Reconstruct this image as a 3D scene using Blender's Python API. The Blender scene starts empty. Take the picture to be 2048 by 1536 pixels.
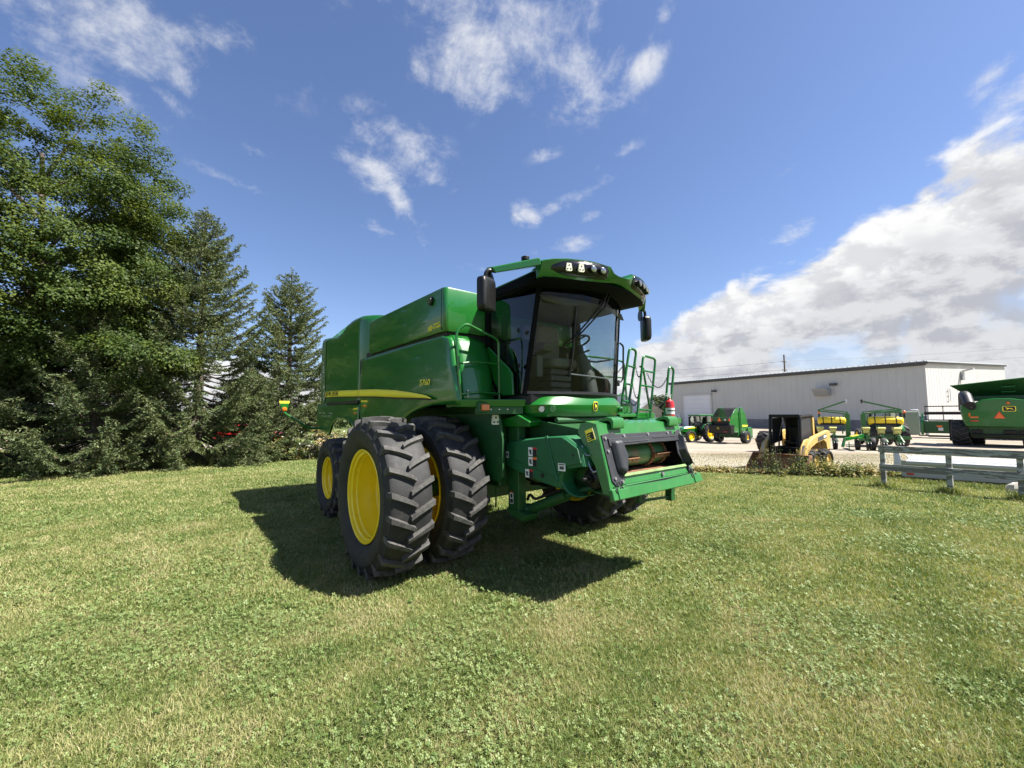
EXPOSURE=1.55; SUN_E=5.0; SKY_S=0.0555; CLOUD=5.6; SKY_TINT=(.95,.96,1.10); GRASS=1.0
import bpy, bmesh, math, random
import numpy as np
from mathutils import Vector, Matrix
random.seed(7); RNG = np.random.default_rng(11)
PI = math.pi
SC = bpy.context.scene
COL = SC.collection
R = math.radians

# ------------------------------------------------------------------ helpers
def tag(o, label=None, cat=None, group=None, kind=None):
    if label: o['label'] = label
    if cat: o['category'] = cat
    if group: o['group'] = group
    if kind: o['kind'] = kind
    return o

def empty(name, loc, rz=0.0, label=None, cat=None, group=None):
    o = bpy.data.objects.new(name, None); COL.objects.link(o)
    o.location = loc; o.rotation_euler = (0, 0, rz); o.empty_display_size = 0.2
    return tag(o, label, cat, group)

def copy_tree(o, parent=None):
    c = o.copy(); COL.objects.link(c)
    if parent is not None: c.parent = parent
    for ch in list(o.children): copy_tree(ch, c)
    return c

def link_mesh(name, me, mats, parent):
    o = bpy.data.objects.new(name, me); COL.objects.link(o)
    for m in (mats if isinstance(mats, (list, tuple)) else [mats]): me.materials.append(m)
    if parent is not None: o.parent = parent
    return o

class MB:
    def __init__(s): s.v = []; s.f = []; s.mi = []; s.cur = 0
    def add(s, vs, fs):
        b = len(s.v); s.v += [tuple(map(float, p)) for p in vs]
        for f in fs: s.f.append(tuple(b+i for i in f)); s.mi.append(s.cur)
        return s
    def box(s, x0, x1, y0, y1, z0, z1):
        return s.add([(x0,y0,z0),(x1,y0,z0),(x1,y1,z0),(x0,y1,z0),(x0,y0,z1),(x1,y0,z1),(x1,y1,z1),(x0,y1,z1)],
              [(0,3,2,1),(4,5,6,7),(0,1,5,4),(1,2,6,5),(2,3,7,6),(3,0,4,7)])
    def prism(s, poly, a, b, axis='y'):
        n = len(poly)
        def P(p, t):
            return {'y': (p[0], t, p[1]), 'x': (t, p[0], p[1]), 'z': (p[0], p[1], t)}[axis]
        vs = [P(p, a) for p in poly] + [P(p, b) for p in poly]
        fs = [tuple(range(n)), tuple(range(2*n-1, n-1, -1))] + [(i, (i+1) % n, n+(i+1) % n, n+i) for i in range(n)]
        return s.add(vs, fs)
    def solid(s, A, B):
        n = len(A)
        return s.add(list(A)+list(B), [tuple(range(n)), tuple(range(2*n-1, n-1, -1))]+[(i, (i+1) % n, n+(i+1) % n, n+i) for i in range(n)])
    def bar(s, p, q, w, h=None, up=(0, 0, 1)):
        h = h or w; p = Vector(p); q = Vector(q); d = (q-p).normalized(); u = Vector(up)
        if abs(d.dot(u)) > .98: u = Vector((1, 0, 0))
        a = d.cross(u).normalized(); b = a.cross(d).normalized()
        vs = [c+a*(w/2*i)+b*(h/2*j) for c in (p, q) for i, j in ((-1,-1),(1,-1),(1,1),(-1,1))]
        return s.add(vs, [(0,3,2,1),(4,5,6,7),(0,1,5,4),(1,2,6,5),(2,3,7,6),(3,0,4,7)])
    def tube(s, path, r, n=8, closed=False):
        P = [Vector(p) for p in path]; m = len(P); rs = r if isinstance(r, (list, tuple)) else [r]*m
        T = []
        for i in range(m):
            if closed: t = P[(i+1) % m]-P[i-1]
            else: t = P[min(i+1, m-1)]-P[max(i-1, 0)]
            T.append(t.normalized())
        u = T[0].orthogonal().normalized(); vs = []
        for i in range(m):
            u = (u-T[i]*u.dot(T[i]))
            u = u.normalized() if u.length > 1e-6 else T[i].orthogonal().normalized()
            w = T[i].cross(u)
            for k in range(n):
                a = 2*PI*k/n; vs.append(P[i]+(u*math.cos(a)+w*math.sin(a))*rs[i])
        fs = []
        for i in range(m if closed else m-1):
            j = (i+1) % m
            for k in range(n): fs.append((i*n+k, i*n+(k+1) % n, j*n+(k+1) % n, j*n+k))
        if not closed: fs += [tuple(range(n-1, -1, -1)), tuple((m-1)*n+k for k in range(n))]
        return s.add(vs, fs)
    def cyl(s, p, q, r, n=20, r2=None): return s.tube([p, q], [r, r if r2 is None else r2], n)
    def lathe(s, prof, c=(0,0,0), axis='y', n=48, caps=False, a0=0, a1=2*PI):
        m = len(prof); full = abs(a1-a0-2*PI) < 1e-6; nn = n if full else n+1; vs = []
        for r, t in prof:
            for k in range(nn):
                a = a0+(a1-a0)*k/n; x, z = r*math.cos(a), r*math.sin(a)
                vs.append({'y': (c[0]+x, c[1]+t, c[2]+z), 'x': (c[0]+t, c[1]+x, c[2]+z), 'z': (c[0]+x, c[1]+z, c[2]+t)}[axis])
        fs = []
        for i in range(m-1):
            for k in range(n):
                k2 = (k+1) % nn; fs.append((i*nn+k, i*nn+k2, (i+1)*nn+k2, (i+1)*nn+k))
        if caps: fs += [tuple(range(nn)), tuple((m-1)*nn+k for k in range(nn-1, -1, -1))]
        return s.add(vs, fs)
    def ball(s, c, r, n=16, sc=(1,1,1)):
        m = n//2; vs = []; fs = []
        for i in range(m+1):
            th = PI*i/m
            for k in range(n):
                a = 2*PI*k/n
                vs.append((c[0]+r*sc[0]*math.sin(th)*math.cos(a), c[1]+r*sc[1]*math.sin(th)*math.sin(a), c[2]+r*sc[2]*math.cos(th)))
        for i in range(m):
            for k in range(n): fs.append((i*n+k, i*n+(k+1) % n, (i+1)*n+(k+1) % n, (i+1)*n+k))
        return s.add(vs, fs)
    def grid(s, G):
        m, n = len(G), len(G[0])
        return s.add([p for row in G for p in row], [(i*n+j, i*n+j+1, (i+1)*n+j+1, (i+1)*n+j) for i in range(m-1) for j in range(n-1)])
    def build(s, name, mats, parent=None, bevel=0, seg=2, sharp=35, solid=0, weld=True, loc=None):
        me = bpy.data.meshes.new(name); me.from_pydata(s.v, [], s.f)
        me.polygons.foreach_set('material_index', s.mi)
        bm = bmesh.new(); bm.from_mesh(me)
        if weld: bmesh.ops.remove_doubles(bm, verts=bm.verts, dist=1e-5)
        bmesh.ops.recalc_face_normals(bm, faces=bm.faces); bm.to_mesh(me); bm.free()
        me.polygons.foreach_set('use_smooth', [True]*len(me.polygons))
        me.set_sharp_from_angle(angle=R(sharp)); me.update()
        o = link_mesh(name, me, mats, parent)
        if solid:
            md = o.modifiers.new('solidify', 'SOLIDIFY'); md.thickness = solid; md.offset = -1
        if bevel:
            md = o.modifiers.new('bevel', 'BEVEL'); md.width = bevel; md.segments = seg
            md.limit_method = 'ANGLE'; md.angle_limit = R(40); md.harden_normals = True
        if loc: o.location = loc
        return o

def npmesh(name, V, F, mats, parent=None, attr=None, smooth=False, mi=None):
    V = np.asarray(V, np.float32); F = np.asarray(F, np.int32)
    me = bpy.data.meshes.new(name); k = F.shape[1]
    me.vertices.add(len(V)); me.vertices.foreach_set('co', V.ravel())
    me.loops.add(F.size); me.loops.foreach_set('vertex_index', F.ravel())
    me.polygons.add(len(F)); me.polygons.foreach_set('loop_start', np.arange(0, F.size, k, dtype=np.int32))
    if mi is not None: me.polygons.foreach_set('material_index', np.asarray(mi, np.int32))
    if smooth: me.polygons.foreach_set('use_smooth', np.ones(len(F), bool))
    me.update(calc_edges=True)
    if attr is not None:
        at = me.attributes.new('tint', 'FLOAT', 'POINT'); at.data.foreach_set('value', np.asarray(attr, np.float32))
    return link_mesh(name, me, mats, parent)

def lerp(a, b, t): return a+(b-a)*t
def pl(pts, t):
    """point at arc-length fraction t on a polyline"""
    L = [math.dist(pts[i], pts[i+1]) for i in range(len(pts)-1)]; T = sum(L)*t
    for i, l in enumerate(L):
        if T <= l or i == len(L)-1:
            f = T/l if l else 0; return tuple(a+(b-a)*f for a, b in zip(pts[i], pts[i+1]))
        T -= l
def coons(bot, top, left, right, nu, nv):
    G = []
    for j in range(nv+1):
        v = j/nv; row = []
        for i in range(nu+1):
            u = i/nu
            B, T, L, Rr = pl(bot, u), pl(top, u), pl(left, v), pl(right, v)
            row.append(tuple((1-v)*B[k]+v*T[k]+(1-u)*L[k]+u*Rr[k]-((1-u)*(1-v)*bot[0][k]+u*(1-v)*bot[-1][k]+(1-u)*v*top[0][k]+u*v*top[-1][k]) for k in range(len(B))))
        G.append(row)
    return G
def arc(c, r, a0, a1, n): return [(c[0]+r*math.cos(R(a0+(a1-a0)*i/n)), c[1]+r*math.sin(R(a0+(a1-a0)*i/n))) for i in range(n+1)]
def rrect(x0, x1, y0, y1, r, n=4):
    return arc((x1-r, y0+r), r, -90, 0, n)+arc((x1-r, y1-r), r, 0, 90, n)+arc((x0+r, y1-r), r, 90, 180, n)+arc((x0+r, y0+r), r, 180, 270, n)
def fillet(path, r, n=5):
    P = [Vector(p) for p in path]; out = [P[0]]
    for i in range(1, len(P)-1):
        a = (P[i-1]-P[i]); b = (P[i+1]-P[i]); d = min(r, a.length*.49, b.length*.49)
        A = P[i]+a.normalized()*d; B = P[i]+b.normalized()*d
        for k in range(n+1):
            t = k/n; out.append(A*(1-t)**2+P[i]*2*t*(1-t)+B*t*t)
    return out+[P[-1]]
def sag(p, q, d, n=14): return [(lerp(p[0],q[0],i/n), lerp(p[1],q[1],i/n), lerp(p[2],q[2],i/n)-d*4*(i/n)*(1-i/n)) for i in range(n+1)]

# value noise for scattering
_P = RNG.random((64, 64))
def vnoise(x, y):
    xi = np.floor(x).astype(int); yi = np.floor(y).astype(int); fx = x-xi; fy = y-yi
    fx = fx*fx*(3-2*fx); fy = fy*fy*(3-2*fy)
    g = lambda i, j: _P[i % 64, j % 64]
    return (g(xi,yi)*(1-fx)+g(xi+1,yi)*fx)*(1-fy)+(g(xi,yi+1)*(1-fx)+g(xi+1,yi+1)*fx)*fy
def fbm(x, y): return (vnoise(x,y)*.5+vnoise(x*2.1+9,y*2.1+3)*.3+vnoise(x*4.3+5,y*4.3+17)*.2)

# ------------------------------------------------------------------ terrain height
def tz(X, Y):
    s = Y+.55*X-8
    return -.02*min(max(s, 0), 45)
def tzn(X, Y): return -.02*np.clip(Y+.55*X-8, 0, 45)

# ------------------------------------------------------------------ materials
class NT:
    def __init__(s, nt): s.nt = nt
    def n(s, t, **kw):
        nd = s.nt.nodes.new(t)
        for k, v in kw.items(): setattr(nd, k, v)
        return nd
    def put(s, sock, v):
        if isinstance(v, bpy.types.NodeSocket): s.nt.links.new(v, sock)
        elif v is not None: sock.default_value = v
    def m(s, op, a, b=None, c=None, clamp=False):
        nd = s.n('ShaderNodeMath', operation=op, use_clamp=clamp)
        for i, v in enumerate((a, b, c)): s.put(nd.inputs[i], v)
        return nd.outputs[0]
    def mix(s, f, a, b, mode='MIX'):
        nd = s.n('ShaderNodeMix', data_type='RGBA', blend_type=mode)
        s.put(nd.inputs[0], f); s.put(nd.inputs[6], a); s.put(nd.inputs[7], b); return nd.outputs[2]
    def noise(s, vec, scale, detail=4, rough=.55, dist=0):
        nd = s.n('ShaderNodeTexNoise'); s.put(nd.inputs['Vector'], vec)
        nd.inputs['Scale'].default_value = scale; nd.inputs['Detail'].default_value = detail
        nd.inputs['Roughness'].default_value = rough; nd.inputs['Distortion'].default_value = dist
        return nd.outputs['Fac']
    def ramp(s, f, stops):
        nd = s.n('ShaderNodeValToRGB'); cr = nd.color_ramp
        while len(cr.elements) < len(stops): cr.elements.new(.5)
        for e, (p, c) in zip(cr.elements, stops): e.position = p; e.color = (*c, 1)
        s.put(nd.inputs[0], f); return nd.outputs[0]
    def sstep(s, v, a, b):
        nd = s.n('ShaderNodeMapRange', interpolation_type='SMOOTHSTEP')
        s.put(nd.inputs[0], v); nd.inputs[1].default_value = a; nd.inputs[2].default_value = b
        return nd.outputs[0]
    def bump(s, h, strength, dist=.01):
        nd = s.n('ShaderNodeBump'); nd.inputs['Strength'].default_value = strength; nd.inputs['Distance'].default_value = dist
        s.put(nd.inputs['Height'], h); return nd.outputs[0]

def new_mat(name):
    m = bpy.data.materials.new(name); m.use_nodes = True
    return m, NT(m.node_tree), m.node_tree.nodes['Principled BSDF']
def c4(c): return (c[0], c[1], c[2], 1)
def mat(name, col, rough=.5, metal=0, coat=0, var=.15, scale=6, bump=0, bscale=40, dirt=None, dirt_amt=.5, spec=None):
    m, t, b = new_mat(name)
    tc = t.n('ShaderNodeTexCoord').outputs['Object']
    f = t.noise(tc, scale, 5)
    lo = tuple(c*(1-var) for c in col); hi = tuple(min(1, c*(1+var)) for c in col)
    c = t.ramp(f, [(.3, lo), (.7, hi)])
    if dirt:
        d = t.sstep(t.noise(tc, scale*1.7, 8, .7), .5, .78)
        c = t.mix(t.m('MULTIPLY', d, dirt_amt), c, c4(dirt))
    t.put(b.inputs['Base Color'], c)
    t.put(b.inputs['Roughness'], t.m('ADD', t.m('MULTIPLY', t.noise(tc, scale*3, 6), .16), rough-.08, clamp=True))
    b.inputs['Metallic'].default_value = metal
    b.inputs['Coat Weight'].default_value = coat; b.inputs['Coat Roughness'].default_value = .04
    if spec is not None: b.inputs['Specular IOR Level'].default_value = spec
    if bump: t.put(b.inputs['Normal'], t.bump(t.noise(tc, bscale, 6, .6), bump))
    return m

M = {}
M['green'] = mat('green_paint', (.0058, .118, .0115), .30, coat=.6, var=.05, scale=1.6, dirt=(.07, .11, .04), dirt_amt=.07, bump=.008, bscale=5)
M['green2'] = mat('green_paint_worn', (.018, .140, .028), .40, coat=.35, var=.12, scale=5, dirt=(.16, .14, .08), dirt_amt=.30)
M['green_plastic'] = mat('green_plastic', (.012, .105, .036), .5, var=.06, scale=5, bump=.05, bscale=300)
M['green_dark'] = mat('dark_green_frame', (.010, .070, .016), .5, var=.2, scale=6, dirt=(.06, .05, .03), dirt_amt=.4)
M['yellow'] = mat('yellow_paint', (.88, .64, .012), .38, coat=.3, var=.05, scale=4, dirt=(.45, .33, .08), dirt_amt=.25)
M['yellow_decal'] = mat('yellow_decal', (.95, .80, .05), .45, var=.02)
M['black'] = mat('black_plastic', (.0055, .0055, .006), .42, spec=.35, var=.2, scale=8, bump=.05, bscale=250)
M['blackglossy'] = mat('gloss_black', (.006, .006, .007), .12, var=.1)
M['rubber'] = mat('tyre_rubber', (.014, .014, .0145), .70, var=.4, scale=5, dirt=(.062, .055, .043), dirt_amt=.6, bump=.25, bscale=60)
M['lug'] = mat('worn_lug_rubber', (.052, .050, .047), .78, var=.5, scale=14, dirt=(.17, .155, .12), dirt_amt=.5, bump=.35, bscale=70)
M['rubber_pad'] = mat('worn_rubber_shield', (.020, .022, .027), .5, var=.2, scale=7, dirt=(.16, .15, .13), dirt_amt=.16, bump=.12, bscale=50)
M['steel'] = mat('bare_steel', (.42, .41, .39), .35, metal=.9, var=.15, scale=12)
M['rust'] = mat('rusty_steel', (.20, .095, .05), .65, metal=.2, var=.4, scale=9, dirt=(.32, .25, .18), dirt_amt=.5, bump=.15)
M['lip'] = mat('worn_lip', (.15, .26, .085), .5, var=.35, scale=7, dirt=(.24, .13, .06), dirt_amt=.85)
M['drum'] = mat('worn_drum', (.05, .15, .06), .42, var=.3, scale=2.2, dirt=(.26, .11, .06), dirt_amt=1.0)
M['amber'] = mat('amber_lens', (.62, .135, .006), .2, coat=.8, var=.12, scale=40)
M['redlens'] = mat('red_lens', (.55, .03, .02), .25, coat=.6, var=.1, scale=40)
M['orange'] = mat('orange_reflector', (.90, .16, .03), .4, var=.06)
M['lens'] = mat('clear_lamp_lens', (.34, .36, .38), .12, metal=.9, coat=1, var=.35, scale=60)
M['beige'] = mat('beige_cover', (.62, .60, .46), .5, var=.08)
M['white'] = mat('white_paint', (.60, .60, .585), .45, var=.05)
M['decalwhite'] = mat('white_decal', (.75, .75, .72), .5, var=.04)
M['decalblack'] = mat('black_decal', (.012, .012, .012), .5, var=.04)
M['matte'] = mat('matte_black_liner', (.0035, .0035, .004), .8, spec=.12)
M['trim'] = mat('cab_trim', (.060, .058, .040), .8, var=.1)
M['cabgrey'] = mat('cab_grey_plastic', (.060, .060, .054), .6, var=.1)
M['seat'] = mat('seat_fabric', (.115, .108, .085), .9, var=.15, scale=20, bump=.1, bscale=200)
M['red'] = mat('red_paint', (.50, .015, .018), .3, coat=.5, var=.06)
M['cream'] = mat('cream_yellow_paint', (.52, .34, .10), .5, var=.1, dirt=(.30, .22, .12), dirt_amt=.4)
M['tankyellow'] = mat('yellow_poly_tank', (.80, .56, .02), .45, var=.05)
M['paleyellow'] = mat('pale_yellow_plastic', (.62, .58, .20), .6, var=.08)
M['aluminium'] = mat('pale_aluminium', (.40, .41, .42), .45, metal=.2, var=.06, scale=3)
M['galv'] = mat('galvanised_steel', (.45, .47, .48), .45, metal=.5, var=.1)
M['dkgrey'] = mat('dark_grey_paint', (.05, .052, .06), .5, var=.15)
M['wire'] = mat('wire_metal', (.10, .10, .11), .5, metal=.5)

def glass(name, tint, ior=1.5, rough=.0, boost=1.0):
    m = bpy.data.materials.new(name); m.use_nodes = True; nt = m.node_tree; nt.nodes.clear(); t = NT(nt)
    out = t.n('ShaderNodeOutputMaterial'); tr = t.n('ShaderNodeBsdfTransparent'); gl = t.n('ShaderNodeBsdfGlossy'); mx = t.n('ShaderNodeMixShader')
    tc = t.n('ShaderNodeTexCoord').outputs['Object']
    t.put(tr.inputs[0], t.ramp(t.noise(tc, 5, 4), [(.3, tuple(c*.95 for c in tint)), (.7, tint)]))
    gl.inputs['Roughness'].default_value = rough
    fr = t.n('ShaderNodeFresnel'); fr.inputs['IOR'].default_value = ior
    t.put(mx.inputs[0], t.m('MULTIPLY', fr.outputs[0], boost, clamp=True)); nt.links.new(tr.outputs[0], mx.inputs[1]); nt.links.new(gl.outputs[0], mx.inputs[2])
    nt.links.new(mx.outputs[0], out.inputs[0]); return m
M['windscreen'] = glass('windscreen_glass', (.88, .94, .92), boost=.5)
M['sideglass'] = glass('tinted_side_glass', (.42, .47, .46), boost=1.5)
M['lightglass'] = glass('tractor_glass', (.72, .80, .80), boost=1.3)

def leafmat(name, stops, trans=.35, rough=.55, spec=.22):
    m = bpy.data.materials.new(name); m.use_nodes = True; nt = m.node_tree; nt.nodes.clear(); t = NT(nt)
    out = t.n('ShaderNodeOutputMaterial'); at = t.n('ShaderNodeAttribute', attribute_name='tint')
    c = t.ramp(at.outputs['Fac'], stops)
    p = t.n('ShaderNodeBsdfPrincipled'); p.inputs['Roughness'].default_value = rough; p.inputs['Specular IOR Level'].default_value = spec
    tr = t.n('ShaderNodeBsdfTranslucent'); mx = t.n('ShaderNodeMixShader'); mx.inputs[0].default_value = trans
    nt.links.new(c, p.inputs['Base Color'])
    nt.links.new(t.mix(1, c, (1.25, 1.2, .55, 1), 'MULTIPLY'), tr.inputs[0])
    nt.links.new(p.outputs[0], mx.inputs[1]); nt.links.new(tr.outputs[0], mx.inputs[2]); nt.links.new(mx.outputs[0], out.inputs[0])
    return m
M['grass'] = leafmat('grass_blades', [(0, (.40, .355, .20)), (.30, (.262, .268, .098)), (.58, (.142, .188, .047)), (.86, (.082, .135, .031)), (1, (.048, .090, .022))], .30)
M['clover'] = leafmat('clover_leaves', [(0, (.205, .255, .095)), (.5, (.130, .185, .058)), (.8, (.085, .135, .036)), (1, (.048, .100, .020))], .25, .5, .22)
M['maple'] = leafmat('maple_leaves', [(0, (.108, .140, .030)), (.5, (.058, .090, .022)), (1, (.026, .049, .015))], .36, .5, .14)
M['spruce'] = leafmat('spruce_needles', [(0, (.150, .175, .070)), (.5, (.088, .118, .050)), (.85, (.040, .064, .034)), (1, (.12, .085, .05))], .15, .6)
M['weedleaf'] = leafmat('weed_leaves', [(0, (.34, .24, .10)), (.3, (.19, .19, .055)), (.65, (.085, .13, .035)), (1, (.04, .075, .022))], .25)
M['petal'] = mat('white_petals', (.8, .8, .76), .6, var=.05)
M['bark'] = mat('tree_bark', (.075, .058, .044), .9, var=.4, scale=4, bump=.8, bscale=14)
M['far_leaf'] = leafmat('far_foliage', [(0, (.07, .10, .03)), (1, (.028, .05, .018))], .2)
# ------------------------------------------------------------------ camera
cam = bpy.data.cameras.new('camera'); co = bpy.data.objects.new('camera', cam); COL.objects.link(co)
cam.sensor_width = 36; cam.lens = 36*826/2048; cam.clip_end = 4000; cam.clip_start = .05
pit = math.atan(58.4/826); ro = R(-.373)
Rt = Vector((1,0,0)); Up = Vector((0,-math.sin(pit),math.cos(pit)))
Rr = Rt*math.cos(ro)+Up*math.sin(ro); Uu = Up*math.cos(ro)-Rt*math.sin(ro); Bk = Rr.cross(Uu)
co.matrix_world = Matrix(((Rr.x,Uu.x,Bk.x,0),(Rr.y,Uu.y,Bk.y,0),(Rr.z,Uu.z,Bk.z,1.952),(0,0,0,1)))
SC.camera = co
SC.view_settings.view_transform = 'Standard'; SC.view_settings.look = 'None'
SC.view_settings.exposure = EXPOSURE; SC.view_settings.gamma = 1
SC.cycles.max_bounces = 8; SC.cycles.transparent_max_bounces = 12

# ------------------------------------------------------------------ sun
sd = Vector((.668, -.160, 1)).normalized()
SUN_EL = math.asin(sd.z); SUN_AZ = math.atan2(sd.x, sd.y)
L = bpy.data.lights.new('sun', 'SUN'); L.energy = SUN_E; L.angle = R(.5); L.color = (1, .955, .88)
lo = bpy.data.objects.new('sun', L); COL.objects.link(lo)
lo.rotation_euler = sd.to_track_quat('Z', 'Y').to_euler(); lo.location = (30, -8, 50)

# ------------------------------------------------------------------ sky with clouds (all laid out by compass direction and elevation)
W = bpy.data.worlds.new('World'); SC.world = W; W.use_nodes = True; W.node_tree.nodes.clear(); t = NT(W.node_tree)
out = t.n('ShaderNodeOutputWorld'); bg = t.n('ShaderNodeBackground'); bg.inputs['Strength'].default_value = SKY_S
sky = t.n('ShaderNodeTexSky', sky_type='NISHITA', sun_disc=False, sun_elevation=SUN_EL, sun_rotation=SUN_AZ)
sky.air_density = 1.0; sky.dust_density = .6; sky.ozone_density = 2.2; sky.altitude = 250
gen = t.n('ShaderNodeTexCoord').outputs['Generated']
sep = t.n('ShaderNodeSeparateXYZ'); t.put(sep.inputs[0], gen); sx, sy, sz = sep.outputs
DEG = 180/PI
az = t.m('MULTIPLY', t.m('ARCTAN2', sx, sy), DEG); el = t.m('MULTIPLY', t.m('ARCSINE', sz), DEG)
inv = t.m('DIVIDE', 1.0, t.m('ADD', t.m('MAXIMUM', sz, 0.0), .16))
cmb = t.n('ShaderNodeCombineXYZ'); t.put(cmb.inputs[0], t.m('MULTIPLY', sx, inv)); t.put(cmb.inputs[1], t.m('MULTIPLY', sy, inv))
flat = cmb.outputs[0]                                   # direction on a flat cloud deck
nW = t.noise(flat, 5.5, 11, .64, .9)
nWf = t.noise(flat, 16.0, 6, .6, .4)
st = t.n('ShaderNodeCombineXYZ'); t.put(st.inputs[0], sx); t.put(st.inputs[1], sy); t.put(st.inputs[2], t.m('MULTIPLY', sz, 1.7))
nB = t.noise(st.outputs[0], 7.5, 10, .58, .25)
nC = t.noise(st.outputs[0], 4.2, 8, .55, .3)
# billowing bank low on the right, a thin belt of cloud round the rest of the horizon
fc = t.n('ShaderNodeFloatCurve'); cv = fc.mapping.curves[0]
prof = [(-180,9),(-75,9),(-52,8),(-30,6.5),(-22,3.5),(-5,3.5),(6,5),(13,7.2),(18.7,10.3),(27.8,13.8),(33.7,16.0),(37.6,18.4),(41,20.5),(46,22.2),(50,23.2),(56,24),(85,24),(120,14),(180,9)]
while len(cv.points) < len(prof): cv.points.new(.5, .5)
for p, (a, e) in zip(cv.points, sorted(prof)): p.location = ((a+180)/360, e/40); p.handle_type = 'VECTOR'
fc.mapping.update()
t.put(fc.inputs['Value'], t.m('DIVIDE', t.m('ADD', az, 180.0), 360.0))
dep = t.m('SUBTRACT', t.m('MULTIPLY', fc.outputs[0], 40.0), el)
ed = t.m('ADD', dep, t.m('MULTIPLY', t.m('SUBTRACT', nB, .5), 13.0))
aB = t.sstep(ed, -.4, 2.0)
hole = t.sstep(t.m('ADD', nC, t.m('MULTIPLY', t.sstep(dep, 4, 14), .10)), .62, .74)     # blue gaps low down
aB = t.m('MULTIPLY', aB, t.m('SUBTRACT', 1.0, t.m('MULTIPLY', hole, .55)))
# wisps: (azimuth, elevation, half-length, half-width, tilt, weight)
wis = [(-4.5,43,5.5,3.6,-28,1.15),(3,45.5,6.5,3.6,-20,1.1),(9.5,40.5,5,3.2,-38,1.1),(-10,41.5,4.5,2.2,20,.75),(12.5,38,3,1.6,35,.85),(18.8,39.5,2.6,1.3,40,.66),(0,52,16,6,0,1.0),
 (-15.8,33.6,4.4,2.9,-30,1.05),(-18.6,30.2,3.2,1.7,-20,.95),(-15.6,27.2,4.0,1.2,-62,.95),(-12.8,23.6,3.2,.8,-60,.85),(-11.6,30.4,3.2,.9,-22,.7),(-17.6,23.4,2.5,1.1,-15,.68),(-12,24.3,2.4,1.2,-10,.55),
 (2.2,26.2,2.1,1.2,-8,.88),(6.8,27.3,2.8,.9,22,.88),(12.3,29,3.4,.7,26,.8),(7.4,22.4,2.8,1.2,10,.86),(11,25.6,2,.7,22,.6),(5.2,33,2.2,.7,10,.55),(16.2,32.4,2.6,.7,18,.75),
 (-48,34.5,8,3.2,10,.80),(-41,37.5,8,2.6,-5,.66),(-47,30.3,5,1.7,-22,.7),(-37.5,30.3,6.5,1.0,-14,.62),(-33.5,29.4,3.0,.5,-12,.62),(-34,25.6,4.2,.5,-10,.55),(-40,33.5,5,1.6,-15,.55),
 (23,45,3.0,1.2,55,.62),(35,26.4,1.9,.4,28,.6),(35.2,20,2.6,1.1,22,.8),(52,25.5,3.2,1.3,40,.9),(51,28,2,.7,45,.6),(23.5,11.2,2,.5,8,.5),(-5,19.5,2.2,.6,0,.4),
 (100,40,20,10,20,1),(160,35,25,9,0,1),(-120,45,25,12,10,1),(-90,28,22,7,0,.9)]
tot = None
for a0, e0, hl, hw, ti, wt in wis:
    ce = math.cos(R(e0)); dx = t.m('MULTIPLY', t.m('SUBTRACT', az, a0), ce); dy = t.m('SUBTRACT', el, e0)
    c_, s_ = math.cos(R(ti)), math.sin(R(ti))
    u = t.m('DIVIDE', t.m('ADD', t.m('MULTIPLY', dx, c_), t.m('MULTIPLY', dy, s_)), hl*1.22)
    v = t.m('DIVIDE', t.m('SUBTRACT', t.m('MULTIPLY', dy, c_), t.m('MULTIPLY', dx, s_)), hw*1.22)
    g = t.m('MULTIPLY', t.m('EXPONENT', t.m('MULTIPLY', t.m('ADD', t.m('MULTIPLY', u, u), t.m('MULTIPLY', v, v)), -.9)), wt)
    tot = g if tot is None else t.m('MAXIMUM', tot, g)
nD = t.noise(gen, 7.5, 12, .67, .25); nn = t.m('ADD', t.m('MULTIPLY', nW, .26), t.m('ADD', t.m('MULTIPLY', nWf, .16), t.m('MULTIPLY', nD, .58)))
raw = t.m('ADD', tot, t.m('MULTIPLY', t.m('SUBTRACT', nn, .5), 5.4))
aW = t.m('MULTIPLY', t.m('MULTIPLY', t.sstep(raw, .34, 1.70), t.sstep(tot, .03, .42)), .97)
# brightness inside the bank: white crests, grey flat undersides
gry = t.m('MULTIPLY', t.sstep(t.m('ADD', ed, t.m('MULTIPLY', t.m('SUBTRACT', nC, .5), 26.0)), 1.5, 9.0), t.sstep(el, 0.0, 5.0))
ofs = t.n('ShaderNodeVectorMath', operation='ADD'); t.put(ofs.inputs[0], st.outputs[0]); ofs.inputs[1].default_value = (.020, -.004, .045)
nB2 = t.noise(ofs.outputs[0], 7.5, 10, .58, .25)
nS, nS2 = t.noise(st.outputs[0], 19, 8, .6, .3), t.noise(ofs.outputs[0], 19, 8, .6, .3)
lit = t.sstep(t.m('ADD', t.m('SUBTRACT', nB, nB2), t.m('MULTIPLY', t.m('SUBTRACT', nS, nS2), .55)), -.13, .11)                                          # billows brighter on the side toward the sun
gq = t.m('ADD', t.m('MULTIPLY', gry, .42), t.m('MULTIPLY', t.m('SUBTRACT', 1.0, lit), .42), clamp=True)
cB = t.mix(gq, (CLOUD*1.10, CLOUD*1.10, CLOUD*1.10, 1), (CLOUD*.47, CLOUD*.49, CLOUD*.56, 1))
skyc = t.mix(1.0, sky.outputs[0], (SKY_TINT[0], SKY_TINT[1], SKY_TINT[2], 1), 'MULTIPLY')
c1 = t.mix(aW, skyc, (CLOUD*.93, CLOUD*.95, CLOUD*1.0, 1))
c2 = t.mix(aB, c1, cB)
nt = W.node_tree; nt.links.new(c2, bg.inputs['Color']); nt.links.new(bg.outputs[0], out.inputs[0])
W.cycles.sampling_method = 'MANUAL'; W.cycles.sample_map_resolution = 1024

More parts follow.
